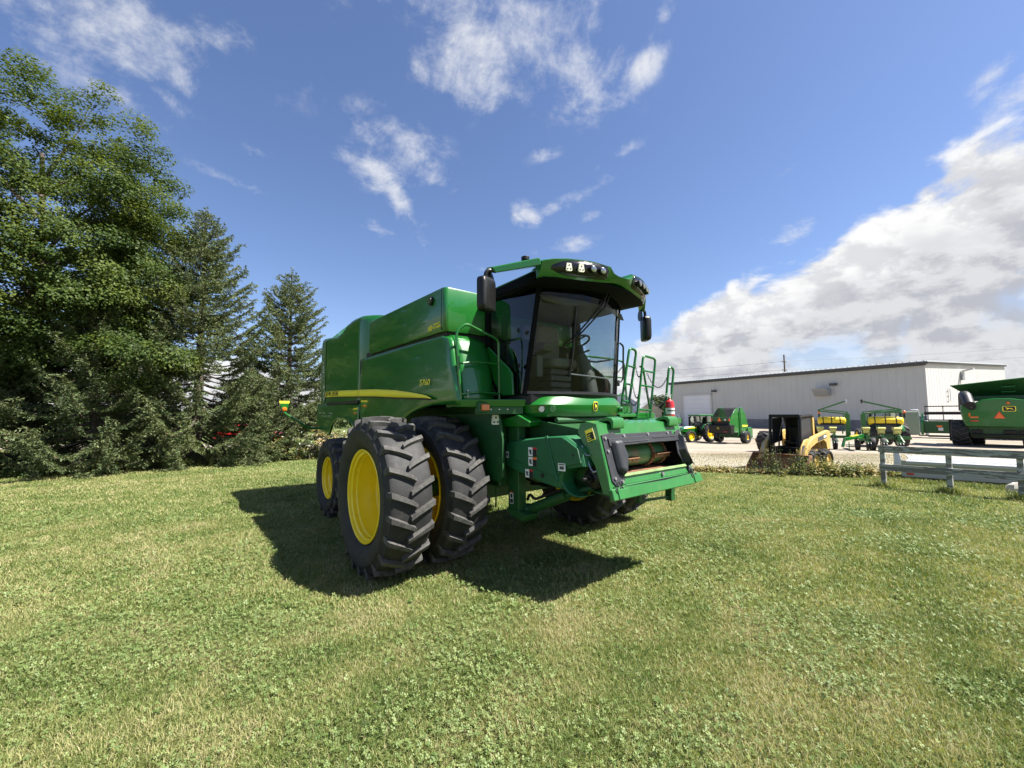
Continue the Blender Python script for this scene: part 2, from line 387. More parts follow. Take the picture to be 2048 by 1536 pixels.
# ------------------------------------------------------------------ lawn (one sheet to the horizon), gravel yard, far gravel road
m, t, b = new_mat('mown_lawn'); pos = t.n('ShaderNodeNewGeometry').outputs['Position']
n1 = t.noise(pos, .45, 6, .6, .5); n2 = t.noise(pos, 2.6, 6, .65); n3 = t.noise(pos, 38, 5, .7)
mp = t.n('ShaderNodeMapping'); mp.inputs['Rotation'].default_value = (0, 0, R(-38)); mp.inputs['Scale'].default_value = (.16, 1.15, 1); t.put(mp.inputs[0], pos)
n4 = t.noise(mp.outputs[0], 1.0, 4, .5)
f = t.m('ADD', t.m('ADD', t.m('MULTIPLY', n1, .34), t.m('MULTIPLY', n2, .22)), t.m('ADD', t.m('MULTIPLY', n3, .22), t.m('MULTIPLY', n4, .26)))
t.put(b.inputs['Base Color'], t.ramp(f, [(.33, (.034, .070, .014)), (.47, (.078, .120, .029)), (.56, (.130, .158, .046)), (.68, (.24, .225, .110))]))
b.inputs['Roughness'].default_value = .85; b.inputs['Specular IOR Level'].default_value = .2
t.put(b.inputs['Normal'], t.bump(t.m('ADD', n3, t.m('MULTIPLY', t.noise(pos, 140, 3, .7), .8)), .8, .03)); M['lawn'] = m

xs = np.concatenate([np.linspace(-900, -70, 12), np.linspace(-60, 110, 86), np.linspace(120, 900, 12)])
ys = np.concatenate([np.linspace(-300, -10, 8), np.linspace(-8, 120, 65), np.linspace(130, 1500, 16)])
X, Y = np.meshgrid(xs, ys); V = np.stack([X.ravel(), Y.ravel(), tzn(X, Y).ravel()], 1)
nx = len(xs); I = np.arange(len(ys)-1)[:, None]*nx+np.arange(nx-1)[None]
F = np.stack([I, I+1, I+nx+1, I+nx], -1).reshape(-1, 4)
tag(npmesh('lawn', V, F, M['lawn'], smooth=True), 'mown lawn with clover and straw coloured patches', kind='structure')

m, t, b = new_mat('pale_gravel'); pos = t.n('ShaderNodeNewGeometry').outputs['Position']
g1 = t.noise(pos, .16, 6, .6, .8); g2 = t.noise(pos, 14, 6, .75)
mp = t.n('ShaderNodeMapping'); mp.inputs['Rotation'].default_value = (0, 0, R(25)); mp.inputs['Scale'].default_value = (.06, .9, 1); t.put(mp.inputs[0], pos)
g3 = t.noise(mp.outputs[0], 1.0, 6, .6)
f = t.m('ADD', t.m('ADD', t.m('MULTIPLY', g1, .45), t.m('MULTIPLY', g2, .25)), t.m('MULTIPLY', g3, .3))
t.put(b.inputs['Base Color'], t.ramp(f, [(.34, (.105, .075, .048)), (.43, (.19, .153, .108)), (.52, (.255, .220, .168)), (.68, (.30, .27, .22))]))
b.inputs['Roughness'].default_value = .9
t.put(b.inputs['Normal'], t.bump(g2, .6, .04)); M['gravel'] = m
edge = [(-30, 46), (-8, 34), (0, 23), (5.2, 17.1), (6.9, 15.7), (8.2, 15.1), (9.2, 15.6), (10.5, 15.3), (11.9, 15.0), (12.9, 15.6), (15, 15.0), (18, 13.0), (30, 9), (90, -6)]
V = []; nseg = 260; rows = [0, .25, .6, 1.2, 2.5, 5, 9, 14, 20, 27, 35, 45, 60, 80, 110, 150]
for i in range(nseg+1):
    p = pl(edge, i/nseg); j = .5*(fbm(np.array([i*.31]), np.array([2.7]))[0]-.5)+.25*(RNG.random()-.5)
    for r_ in rows:
        x = p[0]+r_*.35; y = p[1]+r_+(j if r_ < .5 else j*.3); V.append((x, y, tz(x, y)+.018))
k = len(rows); F = [(i*k+j, (i+1)*k+j, (i+1)*k+j+1, i*k+j+1) for i in range(nseg) for j in range(k-1)]
tag(npmesh('gravel_yard', V, F, M['gravel'], smooth=True), 'pale dusty gravel yard', kind='structure')
V = []
for i in range(41):
    x = -80+i*1.85; y = 27+.02*(x+40)**2/10+.12*(x+5)
    for w in (0, 5.5): V.append((x, y+w, tz(x, y+w)+.02))
F = [(2*i, 2*i+2, 2*i+3, 2*i+1) for i in range(40)]
tag(npmesh('gravel_road', V, F, M['gravel']), 'gravel road passing behind the spruce trees', kind='structure')

# ------------------------------------------------------------------ grass blades and clover
def wedge(n, y0, y1, p=1.0, kx=1.36):
    m = 2.8; a = kx/2; F0, F1 = a*y0*y0+m*y0, a*y1*y1+m*y1                     # even cover, a few steps wider than the view
    u = F0+RNG.random(n)*(F1-F0); y = (-m+np.sqrt(m*m+4*a*u))/(2*a)
    return (RNG.random(n)*2-1)*(kx*y+m), y
def patch_tint(x, y):
    # mowing streaks and dry patches
    s = fbm(x*.5+7, y*.5+3); q = fbm((x*.79-y*.61)*1.3+30, (x*.61+y*.79)*.22+12); r_ = fbm(x*2.3, y*2.3)
    return np.clip(.47+(s-.5)*.45+(q-.5)*.70+(r_-.5)*.9, 0.02, 1)
def blades(x, y, hmin, hmax, w):
    n = len(x); z = tzn(x, y); a = RNG.random(n)*2*PI; h = hmin+(hmax-hmin)*RNG.random(n)**1.4
    ln = h*(.35+1.1*RNG.random(n)); la = RNG.random(n)*2*PI; wd = w*(.6+.8*RNG.random(n))
    cx, cy = np.cos(a)*wd, np.sin(a)*wd; dx, dy = np.cos(la)*ln, np.sin(la)*ln
    P0 = np.stack([x-cx, y-cy, z-.004], 1); P1 = np.stack([x+cx, y+cy, z-.004], 1)
    P2 = np.stack([x+cx*.7+dx*.4, y+cy*.7+dy*.4, z+h*.68], 1); P3 = np.stack([x-cx*.7+dx*.4, y-cy*.7+dy*.4, z+h*.68], 1)
    P4 = np.stack([x+dx, y+dy, z+h*(.75+.3*RNG.random(n))], 1)
    V = np.stack([P0, P1, P2, P3, P4, P4], 1).reshape(-1, 3)
    i = np.arange(n)[:, None]*6; F = np.concatenate([i+np.array([[0, 1, 2, 3]]), i+np.array([[3, 2, 4, 5]])], 1).reshape(-1, 4)
    ti = np.clip(patch_tint(x, y)+RNG.normal(0, .17, n), 0, 1)
    dry = RNG.random(n) < .16; ti[dry] = RNG.random(dry.sum())*.2
    return V, F, np.repeat(ti, 6)
def merge(parts):
    Vs, Fs, Ts, o = [], [], [], 0
    for V, F, T in parts: Vs.append(V); Fs.append(F+o); Ts.append(T); o += len(V)
    return np.concatenate(Vs), np.concatenate(Fs), np.concatenate(Ts)
G = [blades(*wedge(int(570000*GRASS), 1.5, 4.2), .014, .046, .0019), blades(*wedge(int(430000*GRASS), 4.2, 8), .016, .050, .0032),
     blades(*wedge(int(250000*GRASS), 8, 14.5), .02, .055, .0062), blades(*wedge(int(130000*GRASS), 14.5, 24), .02, .06, .011)]
V, F, T = merge(G); keep = None
tag(npmesh('grass', V, F, M['grass'], attr=T), 'short mown grass blades across the lawn', 'grass', kind='stuff')
def clover(n, y0, y1, r0, r1):
    x, y = wedge(int(n*2.2), y0, y1); pch = fbm(x*.8+21, y*.8+5)+.25*(fbm(x*3, y*3)-.5)
    right = np.clip((x+.6)/3, 0, 1)*.06-np.clip((y-5)/6, 0, 1)*.03
    k = RNG.random(len(x)) < np.clip((pch+right-.45)*4.0, .12, .85); x, y = x[k], y[k]; n = len(x)
    z = tzn(x, y)+.018+.030*RNG.random(n); rr = r0+(r1-r0)*RNG.random(n); th = RNG.random(n)*2*PI
    til = RNG.normal(0, .48, (n, 2)); Vs = []
    for k3 in range(3):
        a = th+k3*2*PI/3
        def pt(d, s):
            px = np.cos(a)*d*rr-np.sin(a)*s*rr; py = np.sin(a)*d*rr+np.cos(a)*s*rr
            return np.stack([x+px, y+py, z+px*til[:, 0]+py*til[:, 1]+.15*d*rr], 1)
        Vs.append(np.stack([pt(.08, 0), pt(.75, -.58), pt(1.32, -.36), pt(1.28, .36), pt(.75, .58)], 1))
    V = np.stack(Vs, 1).reshape(-1, 3); F = (np.arange(n*3)[:, None]*5+np.arange(5)[None])
    ti = np.clip(.35+RNG.normal(0, .25, n), 0, 1); return V, F, np.repeat(ti, 15)
def rosettes(n, y0, y1):
    # broad-leaved lawn weeds: flat rosettes of dark pointed leaves
    x, y = wedge(n, y0, y1); Vs, Ts = [], []
    for xx, yy in zip(x, y):
        k = RNG.integers(5, 11); a = RNG.random()*6+np.arange(k)*2.4; ln = RNG.uniform(.018, .042)*(.7+.5*RNG.random(k)); w = ln*.24; z = tz(xx, yy)+.012
        c, s = np.cos(a), np.sin(a)
        P = lambda f, g_, h: np.stack([xx+c*ln*f-s*w*g_, yy+s*ln*f+c*w*g_, np.full(k, z)+h*ln], 1)
        Vs.append(np.stack([P(.1, 0, .1), P(.5, -1, .42), P(.82, -.8, .45), P(1.1, 0, .34), P(.6, 1, .42)], 1).reshape(-1, 3)); Ts.append(np.full(k*5, np.clip(.86+RNG.normal(0, .1), .5, 1)))
    V = np.concatenate(Vs); return V, np.arange(len(V)).reshape(-1, 5), np.concatenate(Ts)
V, F, T = merge([clover(int(31000*GRASS), 1.5, 4.2, .007, .0118), clover(int(28000*GRASS), 4.2, 8.5, .0095, .016), rosettes(70, 1.8, 5), rosettes(150, 5, 10)])
tag(npmesh('clover', V, F, M['clover'], attr=T), 'low clover leaves among the mown grass', 'clover', kind='stuff')
# ------------------------------------------------------------------ shared builders
def text_mesh(name, body, size, m, parent, mtx, ext=.002, shear=0, sx=1.0, bold=0.0):
    cu = bpy.data.curves.new(name, 'FONT'); cu.body = body; cu.size = size; cu.extrude = ext; cu.shear = shear; cu.offset = bold
    cu.align_x = 'CENTER'; cu.align_y = 'CENTER'; cu.resolution_u = 3
    o = bpy.data.objects.new(name+'_c', cu); COL.objects.link(o)
    dg = bpy.context.evaluated_depsgraph_get(); me = bpy.data.meshes.new_from_object(o.evaluated_get(dg))
    bpy.data.objects.remove(o); bpy.data.curves.remove(cu); me.name = name
    me.transform(Matrix.Diagonal((sx, 1, 1, 1))); me.materials.clear()
    ob = link_mesh(name, me, m, parent); ob.matrix_local = mtx; return ob
def frame(origin, right, up):
    r_ = Vector(right).normalized(); u = Vector(up).normalized(); n = r_.cross(u).normalized(); u = n.cross(r_)
    return Matrix(((r_.x,u.x,n.x,origin[0]),(r_.y,u.y,n.y,origin[1]),(r_.z,u.z,n.z,origin[2]),(0,0,0,1)))
DEER = [(-.46,.14),(-.40,.20),(-.35,.30),(-.30,.22),(-.22,.16),(-.10,.13),(.10,.12),(.24,.10),(.30,.16),(.34,.06),(.46,-.08),(.50,-.20),(.36,-.10),(.22,-.02),(.06,.0),(-.08,-.04),(-.20,-.12),(-.36,-.20),(-.30,-.10),(-.22,-.02),(-.27,.06),(-.34,.10)]
def emblem(parent, mtx, w, h, shield=False):
    """yellow-edged black badge with a leaping deer"""
    def outline(k):
        a, b_ = w/2*k, h/2*k
        if shield: return [(-a*.86, b_*.9), (-a*.5, b_), (a*.5, b_), (a*.86, b_*.9), (a, b_*.2), (a*.9, -b_*.55), (a*.45, -b_*.95), (0, -b_), (-a*.45, -b_*.95), (-a*.9, -b_*.55), (-a, b_*.2)]
        return rrect(-a, a, -b_, b_, min(a, b_)*.4)
    g = MB(); g.prism(outline(1.0), 0, .006, 'z'); e = g.build('badge', M['yellow_decal'], parent); e.matrix_local = mtx
    g = MB(); g.prism(outline(.86), .0055, .009, 'z'); g.build('badge_field', M['decalblack'], e)
    g = MB(); g.prism([(x*w*.62*(.8 if shield else 1), y*h*(1.25 if shield else 1.1)) for x, y in DEER], .0085, .012, 'z'); g.build('badge_deer', M['yellow_decal'], e)
    return e
def warning(parent, mtx, w, h, bands, name='warning_label'):
    """small sticker: white plate with coloured blocks (x0,x1,y0,y1,material) in 0..1"""
    g = MB(); g.prism(rrect(-w/2, w/2, -h/2, h/2, .006, 2), 0, .002, 'z'); mats = [M['decalwhite']]
    for i, (x0, x1, y0, y1, k) in enumerate(bands):
        if M[k] not in mats: mats.append(M[k])
        g.cur = mats.index(M[k]); g.box(-w/2+w*x0, -w/2+w*x1, -h/2+h*y0, -h/2+h*y1, .0015, .003+.0002*i)
    o = g.build(name, mats, parent); o.matrix_local = mtx; return o
PICTO = [(.08,.40,.62,.72,'decalblack'),(.14,.30,.30,.64,'decalblack'),(.22,.44,.22,.34,'decalblack'),(.30,.40,.44,.56,'decalblack')]

def lug_tyre(name, Rr, hw, rb, nl, mats, parent, wall=.2, lugh=.045, y0=0.0, span=.24, bulge=.03, nseg=72):
    """ribbed farm tyre: carcass profile plus staggered chevron lugs; axle along y, leading way is +x over the top"""
    g = MB(); Rc = Rr-lugh
    prof = [(rb-.012, -hw*.62), (rb+.012, -hw*.80), (rb+.05, -hw*.92), (lerp(rb, Rc, .40), -hw-bulge), (lerp(rb, Rc, .68), -hw-bulge*.9), (Rc-.085, -hw*1.0), (Rc-.030, -hw*.95), (Rc-.010, -hw*.84), (Rc-.002, -hw*.5), (Rc, 0)]
    prof = prof+[(r, -y) for r, y in reversed(prof[:-1])]
    g.lathe(prof, axis='y', n=nseg); g.cur = 1
    crown = lambda y: Rr-.022*(abs(y)/hw)**2
    for side in (-1, 1):
        for k in range(nl):
            th0 = 2*PI*(k+(.5 if side > 0 else 0))/nl+.012*math.sin(k*7.3); secs = []
            ts = [0, .12, .3, .5, .7, .88, 1.0, 1.06, 1.08]
            for i, tt in enumerate(ts):
                u = min(tt, 1.0); y = side*(-.035+(hw*.985+.035)*u); th = th0+span*(u**.85)
                top = crown(y) if tt <= 1 else crown(y)-[.03, .10][i-7]
                base = Rc-.02 if tt <= .9 else Rc-.05 if tt <= 1 else Rc-[.07, .125][i-7]
                if tt > 1: y = side*hw*(1.0+[.02, .045][i-7])
                w = (.021+.009*u)*(1 if tt <= 1 else [.95, .55][i-7]); wb = w+.014
                s = [(base, -wb), (top, -w), (top, w), (base, wb)]
                secs.append([(r_*math.cos(th+dw/Rr), y, r_*math.sin(th+dw/Rr)) for r_, dw in s])
            vs = [p for s in secs for p in s]; n = len(secs)
            fs = [(i*4+j, i*4+(j+1) % 4, (i+1)*4+(j+1) % 4, (i+1)*4+j) for i in range(n-1) for j in range(4)]+[(3, 2, 1, 0), tuple((n-1)*4+j for j in range(4))]
            g.add(vs, fs)
    o = g.build(name, mats, parent, sharp=32)
    return o
def dish_rim(name, rb, y_face, depth, m, parent, hub=.16, bolts=10):
    """deep wheel seen from its outer face at y=-y_face; the disc sits `depth` behind it"""
    g = MB(); f = -y_face
    prof = [(rb+.010, f+.012), (rb+.012, f-.004), (rb-.004, f-.008), (rb-.018, f+.004), (rb-.022, f+.030), (rb-.045, f+.045), (rb-.048, f+.085), (rb-.062, f+.105), (rb-.064, f+depth*.62),
            (rb-.080, f+depth*.70), (rb-.084, f+depth-.02), (rb-.100, f+depth), (rb*.62, f+depth+.01), (rb*.58, f+depth-.018), (hub+.09, f+depth-.020), (hub+.06, f+depth-.004), (hub, f+depth-.004), (hub, f+depth-.06), (.02, f+depth-.07), (.002, f+depth-.07)]
    g.lathe(prof, n=64)
    back = [(rb-.05, f+.05), (rb-.03, y_face*1.0-.05), (rb+.01, y_face)]
    g.lathe(back, n=64)
    for k in range(bolts):
        a = 2*PI*k/bolts; x, z = (hub+.055)*math.cos(a), (hub+.055)*math.sin(a)
        g.cyl((x, f+depth-.03, z), (x, f+depth, z), .014, 8)
    return g.build(name, m, parent, sharp=30)
def wheel(parent, loc, Rr, hw, rb, nl, depth, flip=False, lugh=.05, span=.15, rim='yellow', tm=None):
    w = dish_rim('wheel', rb, hw*.88, depth, M[rim], parent)
    lug_tyre('tyre', Rr, hw, rb, nl, tm or [M['rubber'], M['lug']], w, lugh=lugh, span=span)
    w.location = loc
    if flip: w.scale = (1, -1, 1)
    return w
def plain_tyre(g, c, Rr, hw, rb, axis='y', n=32, round_=.35):
    prof = [(rb, -hw*.75), (rb+.02, -hw*.95), (lerp(rb, Rr, .55), -hw), (Rr-.05*Rr, -hw*.93), (Rr-.01, -hw*.7), (Rr, 0)]
    prof = prof+[(r, -y) for r, y in reversed(prof[:-1])]
    g.lathe(prof, c, axis, n)

# ------------------------------------------------------------------ the combine harvester on the lawn
# local axes: +x the way it drives, +y its left side (away from us), z up
A_ = R(39.18)
CB = empty('combine_harvester', (.08, 6.718, 0), math.atan2(-math.cos(A_), math.sin(A_)),
           'large green combine harvester with dual front tyres and glass cab on the lawn', 'combine harvester')
g_, gd, gp, bk = M['green'], M['green_dark'], M['green_plastic'], M['black']
SY = -1.62
# wheels
W0 = wheel(CB, (0, -2.25, .952), .975, .26, .555, 22, .36)
for y, fl in ((-1.49, False), (1.49, True), (2.25, True)):
    w = copy_tree(W0, CB); w.location = (0, y, .952); w.scale = (1, -1 if fl else 1, 1); w.rotation_euler = (0, .13*y, 0)
WR = wheel(CB, (-3.32, -1.74, .74), .755, .27, .385, 17, .18, lugh=.04, span=.17)
w = copy_tree(WR, CB); w.location = (-3.32, 1.74, .74); w.scale = (1, -1, 1)
# chassis, axles
g = MB(); g.box(-4.6, .85, -1.02, 1.02, 1.0, 2.06); g.box(-4.9, -3.2, -.9, .9, 1.35, 2.0); g.build('chassis', gd, CB, bevel=.02)
g = MB(); g.box(-.2, .2, -1.22, 1.22, .72, 1.12); g.cyl((0, -1.95, .95), (0, 1.95, .95), .13, 20); g.cyl((0,-1.3,.95),(0,-1.02,.95),.30,24); g.cyl((0,1.3,.95),(0,1.02,.95),.30,24); g.build('front_axle', gd, CB, bevel=.015)
g = MB(); g.box(-3.45, -3.2, -1.45, 1.45, .66, .86); g.cyl((-3.32, -1.8, .74), (-3.32, 1.8, .74), .09); g.build('rear_axle', gd, CB, bevel=.015)
g = MB(); g.prism([(-.6, 1.95), (.98, 1.95), (1.06, 1.62), (1.06, 1.16), (.98, 1.10), (-.2, 1.10), (-.6, 1.3)], -1.13, -1.09); g.build('axle_shield', gd, CB, bevel=.008)
# right side panels, gently bowed
def bowed(bot, top, left, right, nu, nv, name, m, bow=.05, y0=SY, roll=None, solid=.03):
    G = coons(bot, top, left, right, nu, nv); g = MB(); rows = []
    for j, row in enumerate(G):
        rr = []
        for i, (x, z) in enumerate(row):
            v = j/nv; y = y0-bow*math.sin(PI*v)*.6-bow*.4*math.sin(PI*i/nu)+.02*(v-.5)
            rr.append((x, y, z))
        if roll:
            x, y, z = rr[-1]
            for k in range(1, 7):
                a = k/6*PI/2; rr.append((x+roll*math.sin(a), y+roll*(1-math.cos(a)), z))
        rows.append(rr)
    g.grid(rows); return g.build(name, m, CB, solid=solid, sharp=50)
B1 = [(-2.60, 1.84), (-1.3, 1.62), (-.9, 1.72), (-.67, 1.86), (-.47, 1.945), (-.15, 2.02), (.2, 2.065), (.76, 2.075)]
T1 = [(-2.62, 2.985), (.40, 2.98), (.47, 2.955)]
bowed(B1, T1, [(-2.60, 1.84), (-2.62, 2.985)], [(.76, 2.075), (.70, 2.43), (.61, 2.75), (.55, 2.90), (.47, 2.955)], 40, 18, 'side_panel', g_, roll=.06)
for a, b_, z in ((-4.995, -4.985, 3.66), (-2.672, -2.66, 2.98)): g = MB(); g.box(a, b_, SY-.004, SY+.01, 2.2, z); g.build('panel_seam', M['matte'], CB)
B3 = [(-5.50, 1.70), (-5.2, 1.58), (-4.6, 1.49), (-4.45, 1.52), (-4.30, 1.70), (-4.08, 1.82), (-3.8, 1.87), (-3.4, 1.88), (-3.1, 1.84), (-2.85, 1.74), (-2.66, 1.56)]
bowed(B3, [(-5.58, 2.20), (-2.66, 2.14)], [(-5.50, 1.70), (-5.58, 2.20)], [(-2.66, 1.56), (-2.66, 2.14)], 44, 8, 'rear_lower_panel', g_, bow=.015, y0=SY-.02)
# fender lip round the steering wheel opening
g = MB(); g.tube([(x, SY-.04, z) for x, z in B3[2:]], .022, 8); g.build('fender_lip', g_, CB)
# seam liner (the dark gaps between the panels) and inner body
g = MB(); g.box(-2.68, .40, -1.54, .90, 2.08, 3.10); g.box(-2.68, -.5, .90, 1.54, 2.08, 3.10); g.box(-5.45, -2.66, -1.50, 1.50, 1.92, 3.4); g.build('body_liner', M['decalblack'], CB)
# engine hood at the rear: walls run round its plan, top follows the hump
plan = [(-5.62, 1.3), (-5.70, .6), (-5.72, 0), (-5.70, -.6), (-5.66, -1.25), (-5.62, -1.45), (-5.53, -1.57), (-5.35, SY+.01), (-4.9, SY), (-4.4, SY), (-4.1, SY), (-3.9, SY), (-3.7, SY), (-3.5, SY), (-3.3, SY), (-3.15, SY)]
plan += [(-2.95, SY), (-2.84, SY)]+[(-2.84+.46*math.sin(R(a)), SY+.46*(1-math.cos(R(a)))) for a in range(12, 91, 13)]+[(-2.38, -.95), (-2.38, -.3), (-2.38, .6), (-2.38, 1.45)]
def hood_top(x): return float(np.interp(x, [-5.75, -4.75, -4.3, -4.1, -3.85, -3.6, -3.4, -3.2, -2.6], [3.80, 3.71, 3.67, 3.665, 3.70, 3.79, 3.84, 3.855, 3.83]))
g = MB(); rows = []
for zf in (0, .1, .35, .6, .8, .93, .98, 1.0):
    row = []
    for x, y in plan:
        zt = hood_top(x); z = lerp(2.18, zt, zf); ins = (.03 if zf == 1.0 else .008 if zf > .97 else 0)
        k = max(0, 1-abs(y)/1.2); row.append((x*(1-ins*.25)-.05*math.sin(PI*zf)*(1 if x < -5.5 else 0), y*(1-ins), z))
    rows.append(row)
g.grid(rows); top = rows[-1]; g.add(top, [tuple(range(len(top)))]); g.build('engine_hood', g_, CB, sharp=40)
g = MB(); g.prism([(-2.76, 3.60), (-3.3, 3.60), (-3.3, 3.63), (-2.76, 3.63)], SY+.17, SY+.45); 
g = MB(); g.box(-5.72, -5.50, -1.42, 1.42, 1.9, 2.25); g.build('rear_bumper_panel', g_, CB, bevel=.03)
# grain tank
TK = arc((.40, SY+.07), .07, -90, 0, 5)+arc((.40, .88), .07, 0, 90, 5)+[(-.42, .95), (-.45, .98)]+arc((-.52, 1.55), .07, 0, 90, 5)+arc((-2.23, 1.55), .07, 90, 180, 5)+arc((-2.23, SY+.07), .07, 180, 270, 5)
g = MB(); rows = []
for z, ins in ((3.04, .02), (3.10, .0), (3.60, .0), (3.625, .008), (3.635, .03)): rows.append([(x*(1)-math.copysign(ins, x+.9), y-math.copysign(ins, y), z) for x, y in TK+[TK[0]]])
g.grid(rows); g.add(rows[-1][:-1], [tuple(range(len(TK)))]); g.add(rows[0][:-1], [tuple(range(len(TK)))]); gt = g.build('grain_tank', g_, CB, sharp=40)
g = MB(); g.box(.385, .392, SY-.004, SY+.01, 3.06, 3.60); g.build('tank_corner_seam', M['decalblack'], CB)
g = MB(); g.box(-2.1, .2, -1.35, .8, 3.635, 3.68); g.build('tank_cover', gd, CB, bevel=.02)
g = MB(); g.cyl((.12, SY+.01, 3.50), (.12, SY-.035, 3.50), .062, 24); o = g.build('tank_lamp', bk, CB, bevel=.006); g = MB(); g.cyl((.12, SY-.034, 3.50), (.12, SY-.042, 3.50), .050, 24); g.build('lamp_lens', M['lens'], o)
# front wall beside the cab, below the tank
g = MB(); rows = []
for j in range(13):
    v = j/12; z = lerp(2.10, 2.985, v); xf = float(np.interp(z, [2.08, 2.43, 2.75, 2.92, 3.0], [.80, .74, .65, .58, .47])); yo = -1.50; row = [(xf-.10, yo-.035, z), (xf-.03, yo-.03, z), (xf, yo, z)]
    for i in range(1, 11):
        u = i/10; y = lerp(yo, -.90, u); row.append((xf+.03*math.sin(PI*u)-.16*u**3, y, z))
    rows.append(row)
g.grid(rows); g.build('front_wall_panel', g_, CB, solid=.02, sharp=50)
# left side kept plain but complete
g = MB(); g.prism([(-5.5, 1.6), (-2.6, 1.7), (-1.0, 1.75), (-.5, 2.05), (-.5, 2.98), (-2.6, 2.98), (-2.9, 3.6), (-5.5, 3.6)], 1.58, 1.64); g.build('side_panel', g_, CB, bevel=.03)
g = MB(); g.tube(fillet([(-.9, 1.78, 2.2), (-.9, 1.95, 3.35), (-1.5, 1.95, 3.5), (-5.9, 1.95, 3.62)], .3), .19, 16); g.tube([(-5.9, 1.95, 3.62), (-6.2, 1.95, 3.45)], [.2, .16], 14); g.build('unloading_auger', g_, CB)
# stripe, lettering
def on_panel(x, z): # y of the bowed panel skin
    return SY-.062
g = MB(); ST = [(-2.60, 2.405), (-1.7, 2.37), (-.88, 2.315), (-.40, 2.265), (-.06, 2.225), (.16, 2.19), (.26, 2.155)]; SB = [(-2.60, 2.285), (-1.7, 2.25), (-.88, 2.205), (-.40, 2.185), (-.06, 2.17), (.16, 2.16), (.26, 2.150)]
def strip(T, B, y, nm, m, up=0, dn=0):
    g = MB(); Tn = [pl(T, i/20) for i in range(21)]; Bn = [pl(B, i/20) for i in range(21)]
    g.grid([[(x, y, z-dn) for x, z in Bn], [(x, y, z+up) for x, z in Tn]]); return g.build(nm, m, CB, solid=.003)
YS = SY-.065
strip(ST, SB, YS-.008, 'side_stripe', M['yellow_decal'])
strip([(a, b_-.0) for a, b_ in SB], [(a, b_-.022) for a, b_ in SB], YS-.006, 'stripe_lower_line', M['decalblack'])  # thin black decal line along the lower edge of the stripe
RT, RB = [(-4.97, 2.475), (-4.2, 2.46), (-3.4, 2.435), (-2.67, 2.405)], [(-4.97, 2.345), (-4.2, 2.335), (-3.4, 2.31), (-2.67, 2.285)]
strip(RT, RB, SY-.010, 'side_stripe', M['yellow_decal'])
strip(RB, [(a, b_-.022) for a, b_ in RB], SY-.008, 'stripe_lower_line', M['decalblack'])
g = MB(); g.box(-4.75, -2.70, SY-.030, SY+.02, 2.155, 2.215); g.build('vent_slot', M['decalblack'], CB)
side = lambda x, y, z, s=-.02: frame((x, y, z), (1, 0, s), (0, 0, 1))
for a, b_ in ((-4.70, 'JOHN'), (-4.19, 'DEERE')): text_mesh('side_lettering', b_, .135, M['decalblack'], CB, side(a, SY-.013, 2.402+.028*(-4.42-a)), sx=1.22)
text_mesh('model_number', 'S760', .112, M['yellow_decal'], CB, side(.04, SY-.060, 2.375), shear=.2, sx=1.36, bold=.0)
text_mesh('dealer_lettering', 'MIDWEST\nMACHINERY', .043, M['yellow_decal'], CB, side(.275, SY-.004, 3.135, 0), sx=.92)
g = MB()
for x, w_, h_ in ((.05, .035, .07), (.085, .03, .085), (.115, .03, .085), (.145, .03, .07)): g.prism([(x-w_*.9, 3.085), (x-w_*.5, 3.085), (x, 3.085+h_*.7), (x+w_*.2, 3.085+h_*.45), (x+w_*.15, 3.085+h_), (x-w_*.1, 3.085+h_)], SY-.004, SY-.001)
g.build('dealer_mark', M['yellow_decal'], CB)
# rear marker arm
g = MB(); g.tube(fillet([(-4.95, -1.55, 1.63), (-4.95, -1.95, 1.64), (-4.95, -2.36, 1.92), (-4.95, -2.47, 2.0)], .08), .022, 8); o = g.build('marker_arm', g_, CB)
g = MB(); g.prism([(-2.55, 2.20), (-2.37, 2.20), (-2.40, 2.05), (-2.45, 1.98), (-2.50, 2.05)], -4.985, -4.965, 'x'); g.build('marker_plate', g_, o)
g = MB(); g.prism([(-2.56, 2.25), (-2.36, 2.25), (-2.37, 2.20), (-2.55, 2.20)], -4.985, -4.965, 'x'); g.build('marker_stripe', M['yellow_decal'], o)
g = MB(); g.lathe([(.001, .035), (.03, .03), (.048, .012), (.05, 0), (.05, -.02)], (-4.955, -2.46, 2.07), 'x', 20); g.build('marker_lamp', M['amber'], o)
# ---- deck by the cab's right door, handrail
g = MB(); g.solid([(.82, -1.60, 2.125), (1.26, -.90, 2.125), (.4, -.90, 2.125), (.4, -1.55, 2.125)], [(.80, -1.58, 2.03), (1.24, -.90, 2.03), (.4, -.90, 2.03), (.4, -1.55, 2.03)]); g.build('service_deck', g_, CB, bevel=.012)
g = MB(); g.solid([(.93, -1.42, 2.03), (1.22, -.92, 2.03), (1.17, -.92, 2.03), (.88, -1.42, 2.03)], [(.93, -1.42, 1.94), (1.22, -.92, 1.94), (1.17, -.92, 1.94), (.88, -1.42, 1.94)]); g.build('deck_skirt', gd, CB, bevel=.006)
for u in (.30, .48, .66): g = MB(); c = Vector((lerp(.93, 1.22, u), lerp(-1.42, -.92, u), 2.0)); n = Vector((.86, -.5, 0)); g.cyl(c-n*.004, c+n*.008, .010, 8); g.build('skirt_bolt', M['steel'], CB)
for z in (2.16, 2.19, 2.24): g = MB(); g.cyl((.795, -1.475, z), (.815, -1.478, z), .009, 8); g.build('panel_bolt', M['steel'], CB)
g = MB(); g.tube(fillet([(.80, -1.57, 2.12), (.78, -1.60, 2.62), (.76, -1.62, 2.97), (.80, -1.50, 3.09), (.82, -1.24, 3.0), (.82, -1.0, 2.93), (.82, -.99, 2.13)], .07), .017, 10)
